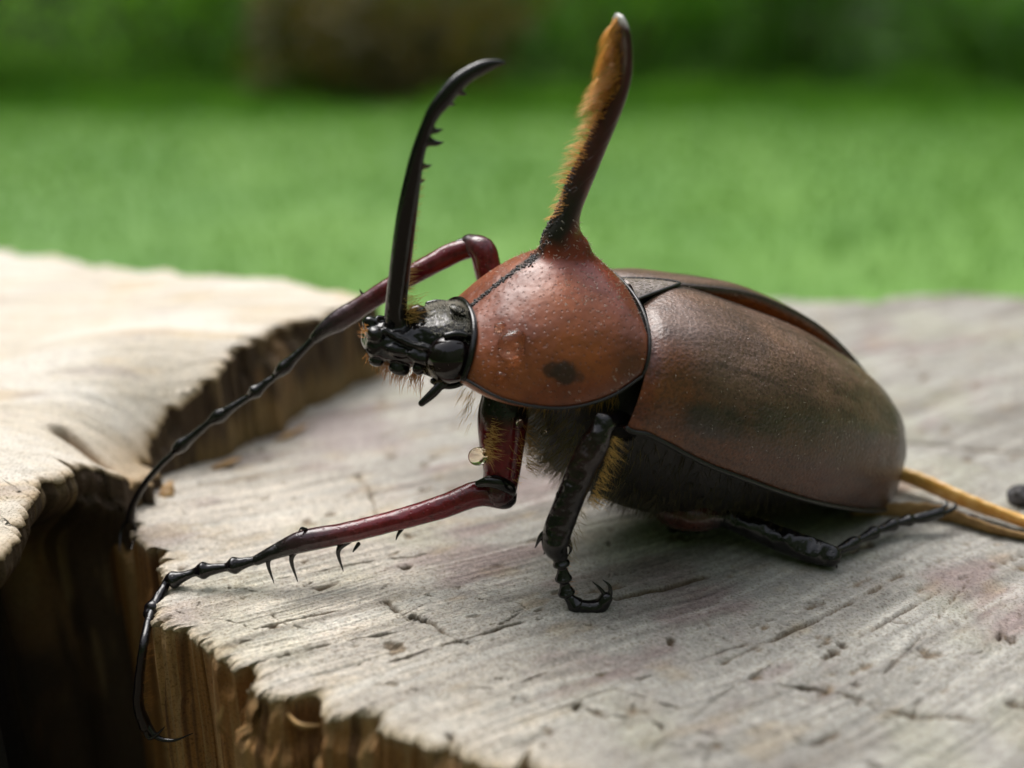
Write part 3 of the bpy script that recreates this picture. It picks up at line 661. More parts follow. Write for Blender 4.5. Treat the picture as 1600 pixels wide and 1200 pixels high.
PB = BVHTree.FromPolygons([tuple(v) for v in pv], pf)
pron = make('pronotum', pv, pf, M['pron'], beetle, col=pron_col(pv)); fa = pron.data.attributes.new('flat', 'FLOAT_VECTOR', 'POINT'); _t = np.arctan2(pv[:, 1], np.maximum(pv[:, 2] - 1.45, .05)) * 1.35
fa.data.foreach_set('vector', np.stack([pv[:, 0] + .5 * np.maximum(pv[:, 2] - 3.3, 0), _t, 0 * _t], 1).astype(np.float32).ravel())
tag(pron, 'orange-brown pitted pronotum rising into a tall hairy horn')
def cast(px, py, bvh):
    o = Vector(CAM_L); d = Vector(S(px, py, 0.5) - CAM_L).normalized(); h, n, _, _ = bvh.ray_cast(o, d)
    return (np.array(h), np.array(n)) if h is not None else (None, None)
# dark raised border of the pronotum
mb = MB()
for sg in (1, -1): tube(mb, mar * V(1, sg, 1) + V(0, .012 * sg, 0), .020, 60, 8)
tube(mb, [pron_point(SPN - 1, t) + V(-.01, 0, .0) for t in ths[::3]], .023, 60, 8)
build('pronotum_border', mb, M['rim'], pron)
mb = MB(); tube(mb, [pron_point(0, t) * V(1, .97, 1) + V(.03, 0, 0) for t in ths[::3]], .042, 60, 8); build('collar', mb, M['black'], pron)
# keel of dark grains from the collar up the front of the horn
mb = MB()
for _ in range(420):
    t_ = rng.random()
    if t_ < .5: o_, d_ = Vector((np.interp(t_ * 2, [0, 1], [4.06, 3.5]), rng.normal(0, .022 + .03 * t_), 6)), Vector((0, 0, -1))
    else: o_, d_ = Vector((6, rng.normal(0, .07), np.interp(t_, [.5, 1], [3.15, 4.6]))), Vector((-1, 0, 0))
    if t_ < .5: o_.z = 3.35
    h = PB.ray_cast(o_, d_)[0]
    if h is not None: r_ = .008 + .012 * rng.random(); ball(mb, np.array(h), (r_, r_, r_), 5, 6)
tag(build('keel_grains', mb, M['rim'], pron), 'rough dark midline', kind='stuff')
# pale specks of short setae
def surface_samples(v, f, n, rnd):
    f3 = np.array([q[:3] for q in f]); a, b, c_ = v[f3[:, 0]], v[f3[:, 1]], v[f3[:, 2]]; nn = np.cross(b - a, c_ - a); ar = np.linalg.norm(nn, axis=1)
    i = rnd.choice(len(f3), n, p=ar / ar.sum()); u = rnd.random((n, 1)); w = rnd.random((n, 1)) * (1 - u)
    return a[i] + (b[i] - a[i]) * u + (c_[i] - a[i]) * w, nn[i] / (ar[i][:, None] + 1e-12)
P, Nn = surface_samples(pv, pf, 4200, rng); k = (P[:, 2] > 2.0) & (P[:, 2] < 3.9)
P, Nn = P[k], Nn[k]; den = fbm(P[:, 0] * 2, P[:, 1] * 2, P[:, 2] * 2, 3, 111) + .9 * sstep(2.6, 3.4, P[:, 2]); k = den > .1 + .5 * rng.random(len(P)); P, Nn = P[k], Nn[k]
mb = strands(MB(), P, Nn * .35 + rng.normal(0, .5, P.shape) + V(-.4, 0, -.2), .035 + .03 * rng.random(len(P)), None, .0038, 2)
tag(build('short_setae', mb, M['white'], pron), 'scattered short pale setae', kind='stuff')
# golden fringe on the front of the horn
roots, dirs, lens, bends, rad = [], [], [], [], []
def horn_at(i):
    Tn = hs[min(i + 1, 109), :3] - hs[max(i - 1, 0), :3]; Tn /= np.linalg.norm(Tn); fr = np.cross(V(0, 1, 0), Tn); fr /= np.linalg.norm(fr)
    return Tn, (fr if fr[0] > 0 else -fr)
for k_ in range(58):                                   # tufts whose strands run together to a point
    hgt = .12 + .88 * (k_ + .6 * rng.random()) / 58; i = min(int(14 + hgt * 95), 109); Tn, fr = horn_at(i); a0_ = rng.normal(0, .28)
    L = (.15 if hgt < .3 else .24 if hgt < .6 else .33) * (.8 + .45 * rng.random()) * (1 - .45 * sstep(.88, 1, hgt)); dn = .35 + .35 * rng.random() + .5 * sstep(.55, .9, hgt)
    tip = hs[i, :3] + fr * (hs[i, 3] + L) + V(0, 1, 0) * math.sin(a0_) * (hs[i, 4] * .6 + .1) - Tn * L * dn
    for _ in range(6 if hgt < .35 else 11 if hgt < .6 else 17):
        ii = int(np.clip(i + rng.normal(0, 1.6), 20, 109)); a = a0_ + rng.normal(0, .22); root = hs[ii, :3] + fr * hs[ii, 3] * math.cos(a) * .95 + V(0, 1, 0) * hs[ii, 4] * math.sin(a) * .95
        dv = tip + rng.normal(0, .028, 3) - root; ln_ = np.linalg.norm(dv); out_ = fr * .25 + Tn * .22
        roots.append(root); dirs.append((dv / ln_ + out_)); lens.append(ln_ * (.75 + .3 * rng.random())); bends.append(-out_); rad.append(.0032 + .0018 * rng.random())
for _ in range(180):                                   # short nap on the upper paddle
    hgt = .5 + .5 * rng.random(); i = min(int(26 + hgt * 83), 109); Tn, fr = horn_at(i); a = rng.normal(0, .35)
    roots.append(hs[i, :3] + fr * hs[i, 3] * math.cos(a) * .96 + V(0, 1, 0) * hs[i, 4] * math.sin(a) * .96); dirs.append(fr * .4 - Tn + rng.normal(0, .2, 3)); lens.append(.08 + .08 * rng.random()); bends.append(-Tn * .2); rad.append(.004)
mb = strands(MB(), roots, dirs, lens, np.array(bends), np.array(rad), 5)
tag(build('horn_fringe', mb, M['fringe'], pron), 'golden hair fringe on the front of the tall horn', kind='stuff')

# ---- elytra
ESN, ETN = 150, 80
def elytron(sg, raise_, gap):
    sut = spline(np.array([(1.98, .34, 3.16), (1.72, .17, 3.34), (1.42, .03, 3.45), (.48, .05, 3.49), (-.59, .05, 3.43), (-1.41, .05, 3.28), (-2.21, .05, 3.05), (-2.8, .05, 2.78), (-3.2, .06, 2.40), (-3.42, .08, 1.82)]), ESN)
    mg = spline(np.array([(1.97, 1.60, 2.03), (1.70, 1.70, 1.93), (1.08, 1.78, 1.80), (.55, 1.82, 1.74), (-.69, 1.74, 1.58), (-1.89, 1.48, 1.46), (-2.65, 1.22, 1.40), (-3.08, .95, 1.36), (-3.30, .62, 1.38), (-3.44, .14, 1.54)]), ESN)
    f_ = sut[:, 0]; bell = sstep(1.6, .0, f_) * sstep(-2.7, -1.0, f_)
    sut = sut + np.stack([0 * f_, gap * bell, raise_ * bell], 1)
    th = np.linspace(0, math.pi / 2, ETN); rows = []
    for i in range(ESN):
        n_ = 2.45 - .25 * (i / ESN); s_, c_ = np.sin(th), np.cos(th); k = 2 / n_
        l = sut[i, 1] + (mg[i, 1] - sut[i, 1]) * s_ ** k; u = mg[i, 2] + (sut[i, 2] - mg[i, 2]) * np.maximum(c_, 0) ** k
        f = sut[i, 0] + (mg[i, 0] - sut[i, 0]) * s_ ** 2
        # shoulder bump, faint ribs, rear callus
        u = u + .05 * np.exp(-((f - 1.45) / .35) ** 2 - ((l - 1.25) / .28) ** 2) + .035 * np.exp(-((f + 2.45) / .35) ** 2 - ((l - .95) / .3) ** 2)
        f = f + .27 * np.sin(np.clip(th * 1.12, 0, math.pi)) ** .8 * sstep(.10, 0, i / ESN)
        base = sstep(2.2, 1.95, f); u = u - .07 * (1 - base) * np.ones_like(u)
        rib = .008 * np.sin(th * 15) * sstep(0.05, .3, s_) * sstep(1.9, 1.2, f); u = u + rib * c_; l = l + rib * s_
        body = np.stack([f, l, u], 1)
        # folded sutural edge gives the wing case its thickness
        e0 = body[0]; fold = np.array([e0 + V(0, .04, -.22), e0 + V(0, -.004, -.13), e0 + V(0, -.012, -.035)])
        tuck = np.array([body[-1] + V(0, -.05, -.05), body[-1] + V(0, -.16, -.02)])
        rows.append(np.concatenate([fold, body, tuck]))
    v = np.array(rows) * V(1, sg, 1); nv = v.shape[1]
    f = grid_faces(ESN, nv, flip=(sg > 0)); mgl = v[:, 3 + ETN - 1]
    P = v.reshape(-1, 3); A = np.abs(P[:, 1]); n = fbm(P[:, 0] * 1.1, P[:, 1] * 1.8, P[:, 2] * 1.8, 4, 121); n2 = fbm(P[:, 0] * .9, P[:, 1] * 6, P[:, 2] * 6, 4, 122)
    c = mixc(V(.080, .027, .010), V(.19, .115, .085), sstep(2.4, 3.2, P[:, 2] + .25 * n)); c = mixc(c, V(.125, .036, .009), .7 * sstep(2.35, 1.9, P[:, 2] + .2 * n2) * sstep(-2.2, .6, P[:, 0]))  # pinkish-grey top paints the sky sheen into the brown
    c = mixc(c, V(.05, .023, .014), .5 * sstep(.0, .45, n2)); c = mixc(c, V(.20, .058, .012), .75 * sstep(1.35, 1.85, P[:, 0] + .18 * n) * sstep(3.2, 2.9, P[:, 2])); c = mixc(c, V(.17, .04, .012), sstep(2.03, 2.12, P[:, 0]))
    c = mixc(c, V(.05, .034, .026), .55 * sstep(-1.9, -2.9, P[:, 0] + .3 * n) * sstep(1.6, 2.1, P[:, 2]))
    for (a, b, r_, k) in ((1.35, 2.36, .22, .9), (.95, 2.42, .28, .75), (.4, 2.52, .3, .65), (-.3, 2.62, .35, .4), (-1.7, 2.55, .28, .55), (.7, 3.35, .35, .35), (1.15, 2.25, .2, .6)):
        d = np.hypot((P[:, 0] - a) / 1.3, P[:, 2] - b) + .10 * n + .12 * fbm(P[:, 0] * 6, P[:, 1] * 6, P[:, 2] * 6, 3, 123); c = mixc(c, V(.028, .018, .014), k * sstep(r_, r_ * .25, d))
    j = np.tile(np.arange(nv), ESN); c = mixc(c, V(.03, .016, .01), ((j < 5) & (P[:, 0] < 1.5)) * .85); c = mixc(c, V(.33, .085, .012), ((j < 2) & (P[:, 0] < 1.3)) * .95)
    o = make('elytron', P, f, M['ely'], beetle, col=np.clip(c, .003, .8))
    mb = MB(); tube(mb, mgl + V(0, .012 * sg, -.012), .033, 120, 8, flat=1.0); build('elytron_border', mb, M['rim'], o)
    return o, P, f
e1, ev, ef = elytron(1, -.02, .05); tag(e1, 'satin brown wing case with dark smudges, facing the viewer')
e2, ev2, ef2 = elytron(-1, .15, .03); tag(e2, 'raised wing case on the far side of the open seam')
EB = BVHTree.FromPolygons([tuple(v) for v in ev], ef)
P, Nn = surface_samples(ev, ef, 900, rng); k = P[:, 2] > 2.0; P, Nn = P[k], Nn[k]
tag(build('pale_specks', strands(MB(), P, Nn * .2 + rng.normal(0, .5, P.shape), .02 + .02 * rng.random(len(P)), None, .003, 2), M['white'], e1), kind='stuff')
# folded hind wing showing orange in the open seam
fl = np.linspace(1.2, -2.6, 40); ll = np.linspace(-.4, .4, 9); top = np.interp(fl[::-1], [-3.1, -2.6, -2.2, -1.41, -.59, .48, 1.4], [2.3, 2.62, 2.93, 3.17, 3.33, 3.39, 3.36])[::-1]
v = np.array([[(f, l, t - .02 - .25 * l * l + .012 * math.sin(l * 25)) for l in ll] for f, t in zip(fl, top)]).reshape(-1, 3)
build('folded_wing', MB().add(v, grid_faces(40, 9)), M['wing'], beetle)
# scutellum
tri = []
for t in np.linspace(0, 1, 14):
    hw = .36 * (1 - t) ** .8 + .012
    for s in np.linspace(-1, 1, 11): tri.append((2.12 - .72 * t, hw * s, 3.30 + .185 * t - .10 * (s * hw / .36) ** 2))
sc_ = build('scutellum', MB().add(tri, grid_faces(14, 11, flip=True)), M['scut'], beetle); tag(sc_, 'small grey triangular plate between the wing cases')
edge = [(2.12 - .72 * t, .36 * (1 - t) ** .8 + .012, 3.30 + .185 * t - .10 * (1 - t) ** 1.6) for t in np.linspace(0, 1, 10)]
mb = MB(); tube(mb, edge, .022, 30, 6); tube(mb, [V(*p) * V(1, -1, 1) for p in edge], .022, 30, 6); build('scutellum_border', mb, M['rim'], sc_)
# pale scales on the scutellum
a = rng.random(500) ** 1.3; b = rng.random(500) * 2 - 1; hw = .36 * (1 - a) ** .8 * .9
P = np.stack([2.12 - .72 * a, hw * b, 3.30 + .185 * a - .10 * (hw * b / .36) ** 2], 1)
tag(build('fine_scales', strands(MB(), P, V(-1, 0, .25) + rng.normal(0, .3, P.shape), .045, None, .004, 2), M['white'], sc_), kind='stuff')

# ---- head and head horn: one closed surface
hm = MB()
hst = np.array([(3.85, .52, 2.30, 1.62), (4.1, .56, 2.34, 1.58), (4.35, .52, 2.30, 1.52), (4.6, .40, 2.16, 1.48), (4.85, .31, 1.98, 1.46), (5.02, .29, 1.90, 1.46), (5.14, .30, 1.83, 1.48), (5.24, .22, 1.76, 1.56)])
qh = spline(hst, 40); th = np.linspace(0, 2 * math.pi, 40, endpoint=False)
rings(hm, [np.stack([np.full(40, f), w * np.sign(np.cos(th)) * np.abs(np.cos(th)) ** .8, (t + b) / 2 + (t - b) / 2 * np.sign(np.sin(th)) * np.abs(np.sin(th)) ** .85], 1) for f, w, t, b in qh][::-1])
HH = [(600, 640, 512), (601, 636, 490), (604, 637, 460), (607, 640, 433), (612, 645, 390), (619, 651, 340), (629, 657, 290), (640, 663, 246), (648, 669, 222), (656, 676, 200), (667, 690, 174)]
hc2 = []
for xl, xr, y_ in HH:
    a, b = S(xl, y_ - 2), S(xr, y_ + 2); hc2.append([*((a + b) / 2), np.linalg.norm(a - b) / 2, np.linalg.norm(a - b) * .42])
for (xa, ya), (xb, yb) in (((680, 153), (706, 158)), ((700, 127), (722, 139)), ((724, 108), (740, 124)), ((752, 95), (762, 112)), ((775, 93), (779, 103)), ((790, 96), (791, 99))):
    a, b = S(xa, ya), S(xb, yb); w = np.linalg.norm(a - b) / 2; hc2.append([*((a + b) / 2), w, w * .9])
hh = spline(np.array(hc2), 120); sweep(hm, hh, 28)
for (tx, ty), (bx, by), w in (((694, 201), (672, 203), .055), ((695, 222), (668, 220), .065), ((676, 257), (656, 258), .05), ((666, 280), (650, 281), .045), ((730, 146), (715, 138), .06), ((713, 163), (698, 155), .05), ((647, 360), (640, 362), .03)):
    a, b = S(bx, by), S(tx, ty); tube(hm, [a, a * .45 + b * .55 + V(0, 0, -.02), b], [w, w * .55, .008], 8, 8, round_ends=False)
ball(hm, S(652, 492), (.13, .12, .13)); ball(hm, S(720, 484, -.1), (.10, .16, .06)); ball(hm, S(716, 484, .12), (.12, .14, .06))
for sg in (1, -1):
    ball(hm, (5.17, .18 * sg, 1.80), (.11, .12, .10)); ball(hm, (4.52, .36 * sg, 1.74), (.28, .14, .11)); ball(hm, (4.86, .28 * sg, 1.72), (.18, .10, .09))
    tube(hm, [(5.1, .2 * sg, 1.9), (4.8, .34 * sg, 1.86), (4.4, .48 * sg, 1.92)], .035, 20, 8)
    ball(hm, (4.75, .22 * sg, 1.46), (.14, .10, .09)); ball(hm, (5.05, .16 * sg, 1.47), (.10, .10, .08))
hv, hf = remesh(hm, .015, 3, .5)
bumpn = fbm(hv[:, 0] * 9, hv[:, 1] * 9, hv[:, 2] * 9, 3, 131) * .022 * sstep(2.35, 2.1, hv[:, 2]) * sstep(4.2, 4.7, hv[:, 0]); hv = hv + V(.5, .5, 1) * bumpn[:, None]
HB = BVHTree.FromPolygons([tuple(v) for v in hv], hf)
head = make('head', hv, hf, M['black'], beetle); tag(head, 'glossy black head with a long toothed horn curving backward')
for sg in (1, -1):
    mb = MB(); ball(mb, (4.27, .47 * sg, 1.84), (.31, .29, .31), 28, 36); eye = build('eye', mb, M['eye'], head)
    mb = MB(); an = np.linspace(-2.0, 2.2, 14); tube(mb, [(4.24 - .33 * math.cos(t), .50 * sg, 1.84 + .36 * math.sin(t)) for t in an], .04, 40, 8); build('eye_ridge', mb, M['black'], head)
# antenna clubs and palps
mb = MB(); tube(mb, [S(700, 588, .5), S(695, 600, .55), S(684, 606, .58)], [.045, .05, .05], 12, 8); tube(mb, [S(690, 600, .57), S(676, 615, .6), S(659, 630, .62)], [.06, .062, .045], 14, 10, flat=.7); build('antenna', mb, M['black'], head)
mb = MB(); tube(mb, [(4.5, -.45, 1.55), (4.6, -.55, 1.4), (4.7, -.6, 1.25)], [.045, .06, .045], 12, 8); build('antenna', mb, M['black'], head)
mb = MB(); ball(mb, S(655, 576, .38), (.085, .07, .085)); tube(mb, [S(655, 576, .38), S(675, 585, .42), S(690, 592, .45)], [.05, .04, .04], 10, 8); build('palp', mb, M['eye'], head)
# orange bristles along the mouth
rts, drs, lns = [], [], []
for _ in range(230):
    x_ = rng.random(); px = 578 + 85 * x_; py = 545 + 42 * x_ ** .7 + rng.normal(0, 4); h = S(px, py, .05 + .3 * rng.random() * x_)
    rts.append(h); drs.append(V(.25, .1, -1) + rng.normal(0, .28, 3)); lns.append(.12 + .16 * rng.random() * (.6 + .6 * (x_ > .3)))
tag(build('mouth_bristles', strands(MB(), rts, drs, lns, V(-.25, 0, -.1), .0052, 4), M['orange'], head), 'orange bristles under the mouth', kind='stuff')
rts = [S(574 + rng.normal(0, 5), 520 + rng.normal(0, 7), .1 * rng.normal()) for _ in range(50)]
tag(build('lip_bristles', strands(MB(), rts, V(.8, 0, .3) + rng.normal(0, .5, (50, 3)), .05 + .05 * rng.random(50), None, .004, 3), M['orange'], head), kind='stuff')
# pale velvet on the crown of the head
P, Nn = surface_samples(hv, hf, 26000, rng); k = (P[:, 0] < 4.62) & (P[:, 0] > 4.0) & (P[:, 2] > 2.02 + .1 * (P[:, 0] - 4)) & (P[:, 2] < 2.5) & (Nn[:, 2] > .15); P, Nn = P[k], Nn[k]
P, Nn = P[:5000], Nn[:5000]; w = rng.random(len(P)) < .25 + .75 * sstep(2.0, 2.3, P[:, 2]); P, Nn = P[w], Nn[w]
tag(build('crown_velvet', strands(MB(), P, Nn * .7 + rng.normal(0, .5, P.shape) + V(.3, 0, 0), .03 + .04 * rng.random(len(P)), None, .0026, 3), M['pale'], head), 'pale grey velvet on the crown', kind='stuff')
rts, drs, lns = [], [], []
for _ in range(150):
    i = int(10 + 50 * rng.random() ** 1.3); rts.append(hh[i, :3] + V(-1, .0, 0) * hh[i, 3] * .9 + V(0, 1, 0) * rng.normal(0, .05)); drs.append(V(-1, .1, .5) + rng.normal(0, .25, 3)); lns.append(.06 + .09 * rng.random() * (i < 30))
for _ in range(90): rts.append(S(640 + rng.normal(0, 6), 490 + rng.normal(0, 14), .05 + .08 * rng.random())); drs.append(V(-.6, .3, .5) + rng.normal(0, .4, 3)); lns.append(.12 + .1 * rng.random())
tag(build('horn_hairs', strands(MB(), rts, drs, lns, V(-.2, 0, .1), .003, 4), M['gold'], head), kind='stuff')
rts = [np.array(S(690 + rng.normal(0, 14), 585 + rng.normal(0, 10), .62)) for _ in range(60)]
tag(build('cheek_hairs', strands(MB(), rts, V(.8, .3, .35) + rng.normal(0, .3, (60, 3)), .1 + .12 * rng.random(60), None, .0025, 4), M['olive'], head), kind='stuff')

# ---- legs
LEGR, LEGB, LEGT = V(.17, .012, .018), V(.006, .0045, .005), V(.085, .035, .04)
def leg_col(v, path, cols):
    i, _ = nearest(v, path[:, :3]); t = i / (len(path) - 1); k = np.linspace(0, 1, len(cols))
    return np.stack([np.interp(t, k, [c[j] for c in cols]) for j in range(3)], 1)
def limb(name, parent, pts, rad, cols, label=None, n=None, sides=18, flat=1., extra=None, rough_=1.):
    mb = MB(); n = n or len(pts) * 10; tube(mb, pts, rad, n, sides, flat=flat)
    if extra: extra(mb)
    v = mb.verts(); path = spline(np.array(pts), 80); d = fbm(v[:, 0] * 6, v[:, 1] * 6, v[:, 2] * 6, 3, 141) * .012; v = v + (d * rough_)[:, None]
    o = make(name, v, mb.f, M['leg'], parent, col=np.clip(leg_col(v, path, cols), .002, 1)); 
    if label: tag(o, label)
    return o
def tarsus(parent, joints, r, cols=None, bulge=1.5, name='tarsus', lastlong=True):
    """segments that swell towards their far end"""
    pts, rad = [], []
    for a, b in zip(joints[:-1], joints[1:]):
        a, b = np.asarray(a), np.asarray(b)
        for t, k in ((.05, .78), (.3, .82), (.6, 1.08), (.8, bulge), (.93, 1.2)): pts.append(a * (1 - t) + b * t); rad.append(r * k)
    return limb(name, parent, pts, rad, cols or [LEGB, LEGB], n=len(pts) * 7, sides=20)
def claw(parent, pts, r): mb = MB(); tube(mb, pts, np.linspace(r, .006, len(pts)), 18, 8); return build('claw', mb, M['black'], parent)
def spine(parent, pts, r): mb = MB(); tube(mb, pts, np.linspace(r, .006, len(pts)), 16, 8); return build('spine', mb, M['black'], parent)
def fuzz(parent, pts, n, length, dir_, r=.0035, spread=.35, off=.2, mat_='gold', name='leg_hairs'):
    q = spline(np.array(pts), 60); i = rng.integers(0, 60, n); d = np.asarray(dir_, float); d = d / np.linalg.norm(d)
    a = rng.normal(0, 1, (n, 3)); a /= np.linalg.norm(a, axis=1)[:, None]; base = q[i] + d * off * .8 + a * off * .45
    return tag(build(name, strands(MB(), base, d + rng.normal(0, spread, (n, 3)), length * (.45 + .8 * rng.random(n)), None, r, 4), M[mat_], parent), kind='stuff')

# near front leg
zf = lambda px, py, z: LG(px, py, z)
K1 = S(778, 768, .85); yk = float((BO + BF * K1[0] + BL * K1[1] + BU * K1[2])[1]); yt = float(G(269, 917, 0)[1])
def NF(px, py): return LY(px, py, np.interp(px, [269, 778], [yt, yk]))
leg = limb('front_leg', beetle, [S(790, 612, .40), S(786, 650, .50), S(784, 690, .62), S(784, 735, .76), S(780, 766, .85)], [.29, .33, .30, .245, .225], [LEGB, LEGB * 1.5, LEGR * .8, LEGR, LEGR * .9, V(.05, .01, .012)], 'dark red front leg reaching over the broken rim, hooked spines below', sides=28)
mb = MB(); tube(mb, [S(748, 756, .9), S(770, 752, 1.0), S(795, 762, 1.0), S(800, 776, .92)], [.05, .085, .085, .05], 20, 10); build('knee', mb, M['black'], leg)
tp = [NF(788, 776), NF(750, 771), NF(690, 792), NF(615, 814), NF(538, 833), NF(470, 847), NF(430, 862), NF(402, 875)]
tib = limb('tibia', leg, tp, [.17, .17, .155, .14, .14, .145, .10, .075], [LEGB * 2, LEGR * .8, LEGR, LEGR * .9, LEGR * .7 + .01, V(.05, .02, .025), LEGB * 1.5, LEGB], sides=24)
for a, m1, b in (((545, 842), (528, 856), (535, 887)), ((468, 852), (455, 868), (464, 903)), ((436, 860), (419, 872), (427, 905)), ((628, 826), (620, 833), (617, 838)), ((560, 850), (553, 855), (550, 857)), ((478, 828), (470, 822), (466, 824))):
    A_, M_, B_ = NF(*a), NF(*m1), NF(*b); spine(tib, [A_, M_ + V(0, .05, 0), B_ + V(0, .08, 0)], .065 if b[1] - a[1] > 20 else .03)
TJ = [(405, 874), (357, 886), (308, 893), (262, 909), (233, 962)]
tj = [NF(*p) for p in TJ[:4]] + [LY(233, 962, 10.95)]
ta = tarsus(leg, tj, .078)
yw = 10.42
ta2 = limb('last_tarsal_segment', leg, [LY(236, 958, 10.95), LY(224, 1010, yw), LY(218, 1060, yw - .03), LY(217, 1103, yw - .05), LY(227, 1134, yw - .07)], [.06, .055, .062, .07, .08], [LEGB, LEGB], sides=14)
claw(ta2, [LY(226, 1130, yw - .07), LY(233, 1152, yw - .12), LY(246, 1147, yw - .16), LY(257, 1136, yw - .2)], .05)
claw(ta2, [LY(230, 1132, yw - .07), LY(246, 1152, yw - .14), LY(270, 1157, yw - .18), LY(301, 1146, yw - .2)], .05)
fuzz(ta2, [LY(222, 1010, yw - .03), LY(219, 1070, yw - .05), LY(226, 1120, yw - .08)], 30, .14, V(-.4, 0, .3), .003, .4, .05, 'orange')
FP = [S(786, 650, .6), S(784, 690, .72), S(786, 730, .86)]
fuzz(leg, [S(760, 655, .7), S(752, 690, .8), S(752, 712, .85)], 110, .22, V(-.5, .6, .1), .0038, .45, .10)
fuzz(leg, [S(812, 650, .6), S(822, 690, .7), S(820, 730, .8)], 70, .28, V(-1, .2, -.35), .004, .3, .04)
fuzz(leg, FP, 60, .16, V(-.6, .8, -.1), .003, .4, .24)
fuzz(tib, tp[1:6], 160, .03, V(0, .3, .9), .0028, .6, .11, 'pale')
# far front leg
def FF(px, py): return LY(px, py, np.interp(px, [200, 735, 775], [12.95, 13.55, 13.2]))
leg = limb('front_leg', beetle, [S(800, 560, -.4), FF(762, 420), FF(754, 392), FF(735, 382)], [.2, .19, .185, .15], [LEGB, LEGR * .7, LEGR * .7, V(.05, .03, .035)], 'dark red front leg bent high behind the head', sides=22)
mb = MB(); tube(mb, [FF(716, 380), FF(733, 377), FF(752, 382)], [.05, .07, .05], 14, 10); build('knee', mb, M['black'], leg)
tp = [FF(742, 386), FF(715, 393), FF(672, 414), FF(620, 443), FF(570, 475), FF(530, 500), FF(508, 514), FF(492, 528)]
tib = limb('tibia', leg, tp, [.13, .15, .15, .14, .14, .15, .11, .07], [LEGR * .6, LEGR * .75, LEGR * .7, LEGR * .6, LEGT, V(.03, .02, .025), LEGB], sides=20)
for a, b in (((575, 465), (562, 452)), ((540, 505), (536, 520)), ((510, 520), (500, 535))): spine(tib, [FF(*a), FF((a[0]+b[0])/2 - 3, (a[1]+b[1])/2), FF(*b)], .035)
tj = [FF(494, 526), FF(432, 586), FF(392, 618), FF(330, 658), FF(272, 705)]; tarsus(leg, tj, .066)
ta2 = limb('last_tarsal_segment', leg, [FF(272, 705), FF(232, 748), FF(208, 788), FF(204, 812)], [.045, .05, .055, .065], [LEGB, LEGB], sides=12)
claw(ta2, [FF(204, 810), FF(190, 828), LY(187, 862, 12.7)], .045); claw(ta2, [FF(206, 810), FF(212, 830), LY(205, 858, 12.6)], .045)
fuzz(tib, tp[1:6], 120, .05, V(0, .3, .9), .003, .6, .12, 'pale')
# near middle leg
yfoot = float(G(930, 958, 0)[1])
def NM(px, py): return LY(px, py, np.interp(py, [650, 850, 955], [11.15, 10.95, yfoot + .06]))
leg = limb('middle_leg', beetle, [S(1015, 690, .7), S(990, 675, 1.05), S(965, 662, 1.3), NM(944, 664)], [.22, .2, .17, .13], [LEGB, LEGB, LEGB, LEGB], 'wet black middle leg with its claws curled up from the wood', sides=22)
tp = [NM(943, 660), NM(930, 692), NM(908, 735), NM(888, 785), NM(872, 828), NM(868, 852), NM(874, 868)]
tib = limb('tibia', leg, tp, [.13, .18, .18, .175, .18, .17, .11], [LEGB, V(.02, .008, .008), LEGB, LEGB, LEGB], sides=28, n=90, rough_=2.6)
spine(tib, [NM(858, 832), NM(846, 838), NM(836, 856)], .075); spine(tib, [NM(888, 845), NM(892, 858), NM(888, 868)], .035); spine(tib, [NM(862, 850), NM(853, 856), NM(850, 866)], .035)
tarsus(leg, [NM(873, 862), NM(878, 885), NM(881, 908), NM(886, 930), NM(902, 948)], .085, bulge=1.3)
ta2 = limb('last_tarsal_segment', leg, [NM(900, 946), NM(920, 950), NM(938, 946), NM(947, 935)], [.085, .10, .10, .085], [LEGB, LEGB], sides=14)
claw(ta2, [NM(944, 940), NM(953, 928), NM(952, 915), NM(942, 906)], .05); claw(ta2, [NM(938, 942), NM(944, 930), NM(936, 918), NM(926, 909)], .045)
fuzz(leg, [NM(955, 680), NM(938, 730), NM(918, 780)], 130, .27, V(-.95, .2, -.5), .0042, .28, .05)
fuzz(tib, [NM(900, 780), NM(884, 835), NM(880, 862)], 45, .2, V(-.8, .3, -.5), .004, .35, .12, 'olive'); fuzz(tib, [NM(880, 872), NM(884, 910), NM(896, 935)], 40, .1, V(-.9, .1, -.2), .004, .4, .03, 'orange')
# near hind leg
leg = limb('hind_leg', beetle, [S(1030, 770, .5), S(1050, 795, .9), S(1085, 806, 1.2), LG(1118, 808, .55)], [.25, .25, .22, .17], [LEGB, V(.05, .015, .012), V(.07, .02, .015), LEGB], 'black hind leg folded under the wing case, foot lifted toward the straw', sides=22)
tp = [LG(1112, 800, .60), LG(1160, 818, .47), LG(1215, 840, .33), LG(1262, 858, .22), LG(1296, 868, .17)]
tib = limb('tibia', leg, tp, [.12, .16, .17, .18, .16], [LEGB, LEGB, LEGB], sides=26, n=80, rough_=3.)
spine(tib, [LG(1290, 872, .12), LG(1305, 880, .06), LG(1308, 888, .02)], .05); spine(tib, [LG(1288, 860, .2), LG(1302, 856, .2), LG(1310, 860, .16)], .04)
tj = [LG(1298, 866, .16), LG(1340, 845, .17), LG(1370, 830, .19), LG(1400, 818, .22), LG(1424, 812, .24)]; tarsus(leg, tj, .07, bulge=1.3)
ta2 = limb('last_tarsal_segment', leg, [LG(1422, 812, .24), LG(1446, 808, .26), LG(1468, 801, .3)], [.06, .085, .08], [LEGB, LEGB], sides=14)
claw(ta2, [LG(1466, 802, .3), LG(1484, 798, .3), LG(1494, 790, .34), LG(1490, 784, .38)], .05); claw(ta2, [LG(1466, 798, .34), LG(1476, 792, .36), LG(1480, 786, .4), LG(1476, 780, .42)], .04)
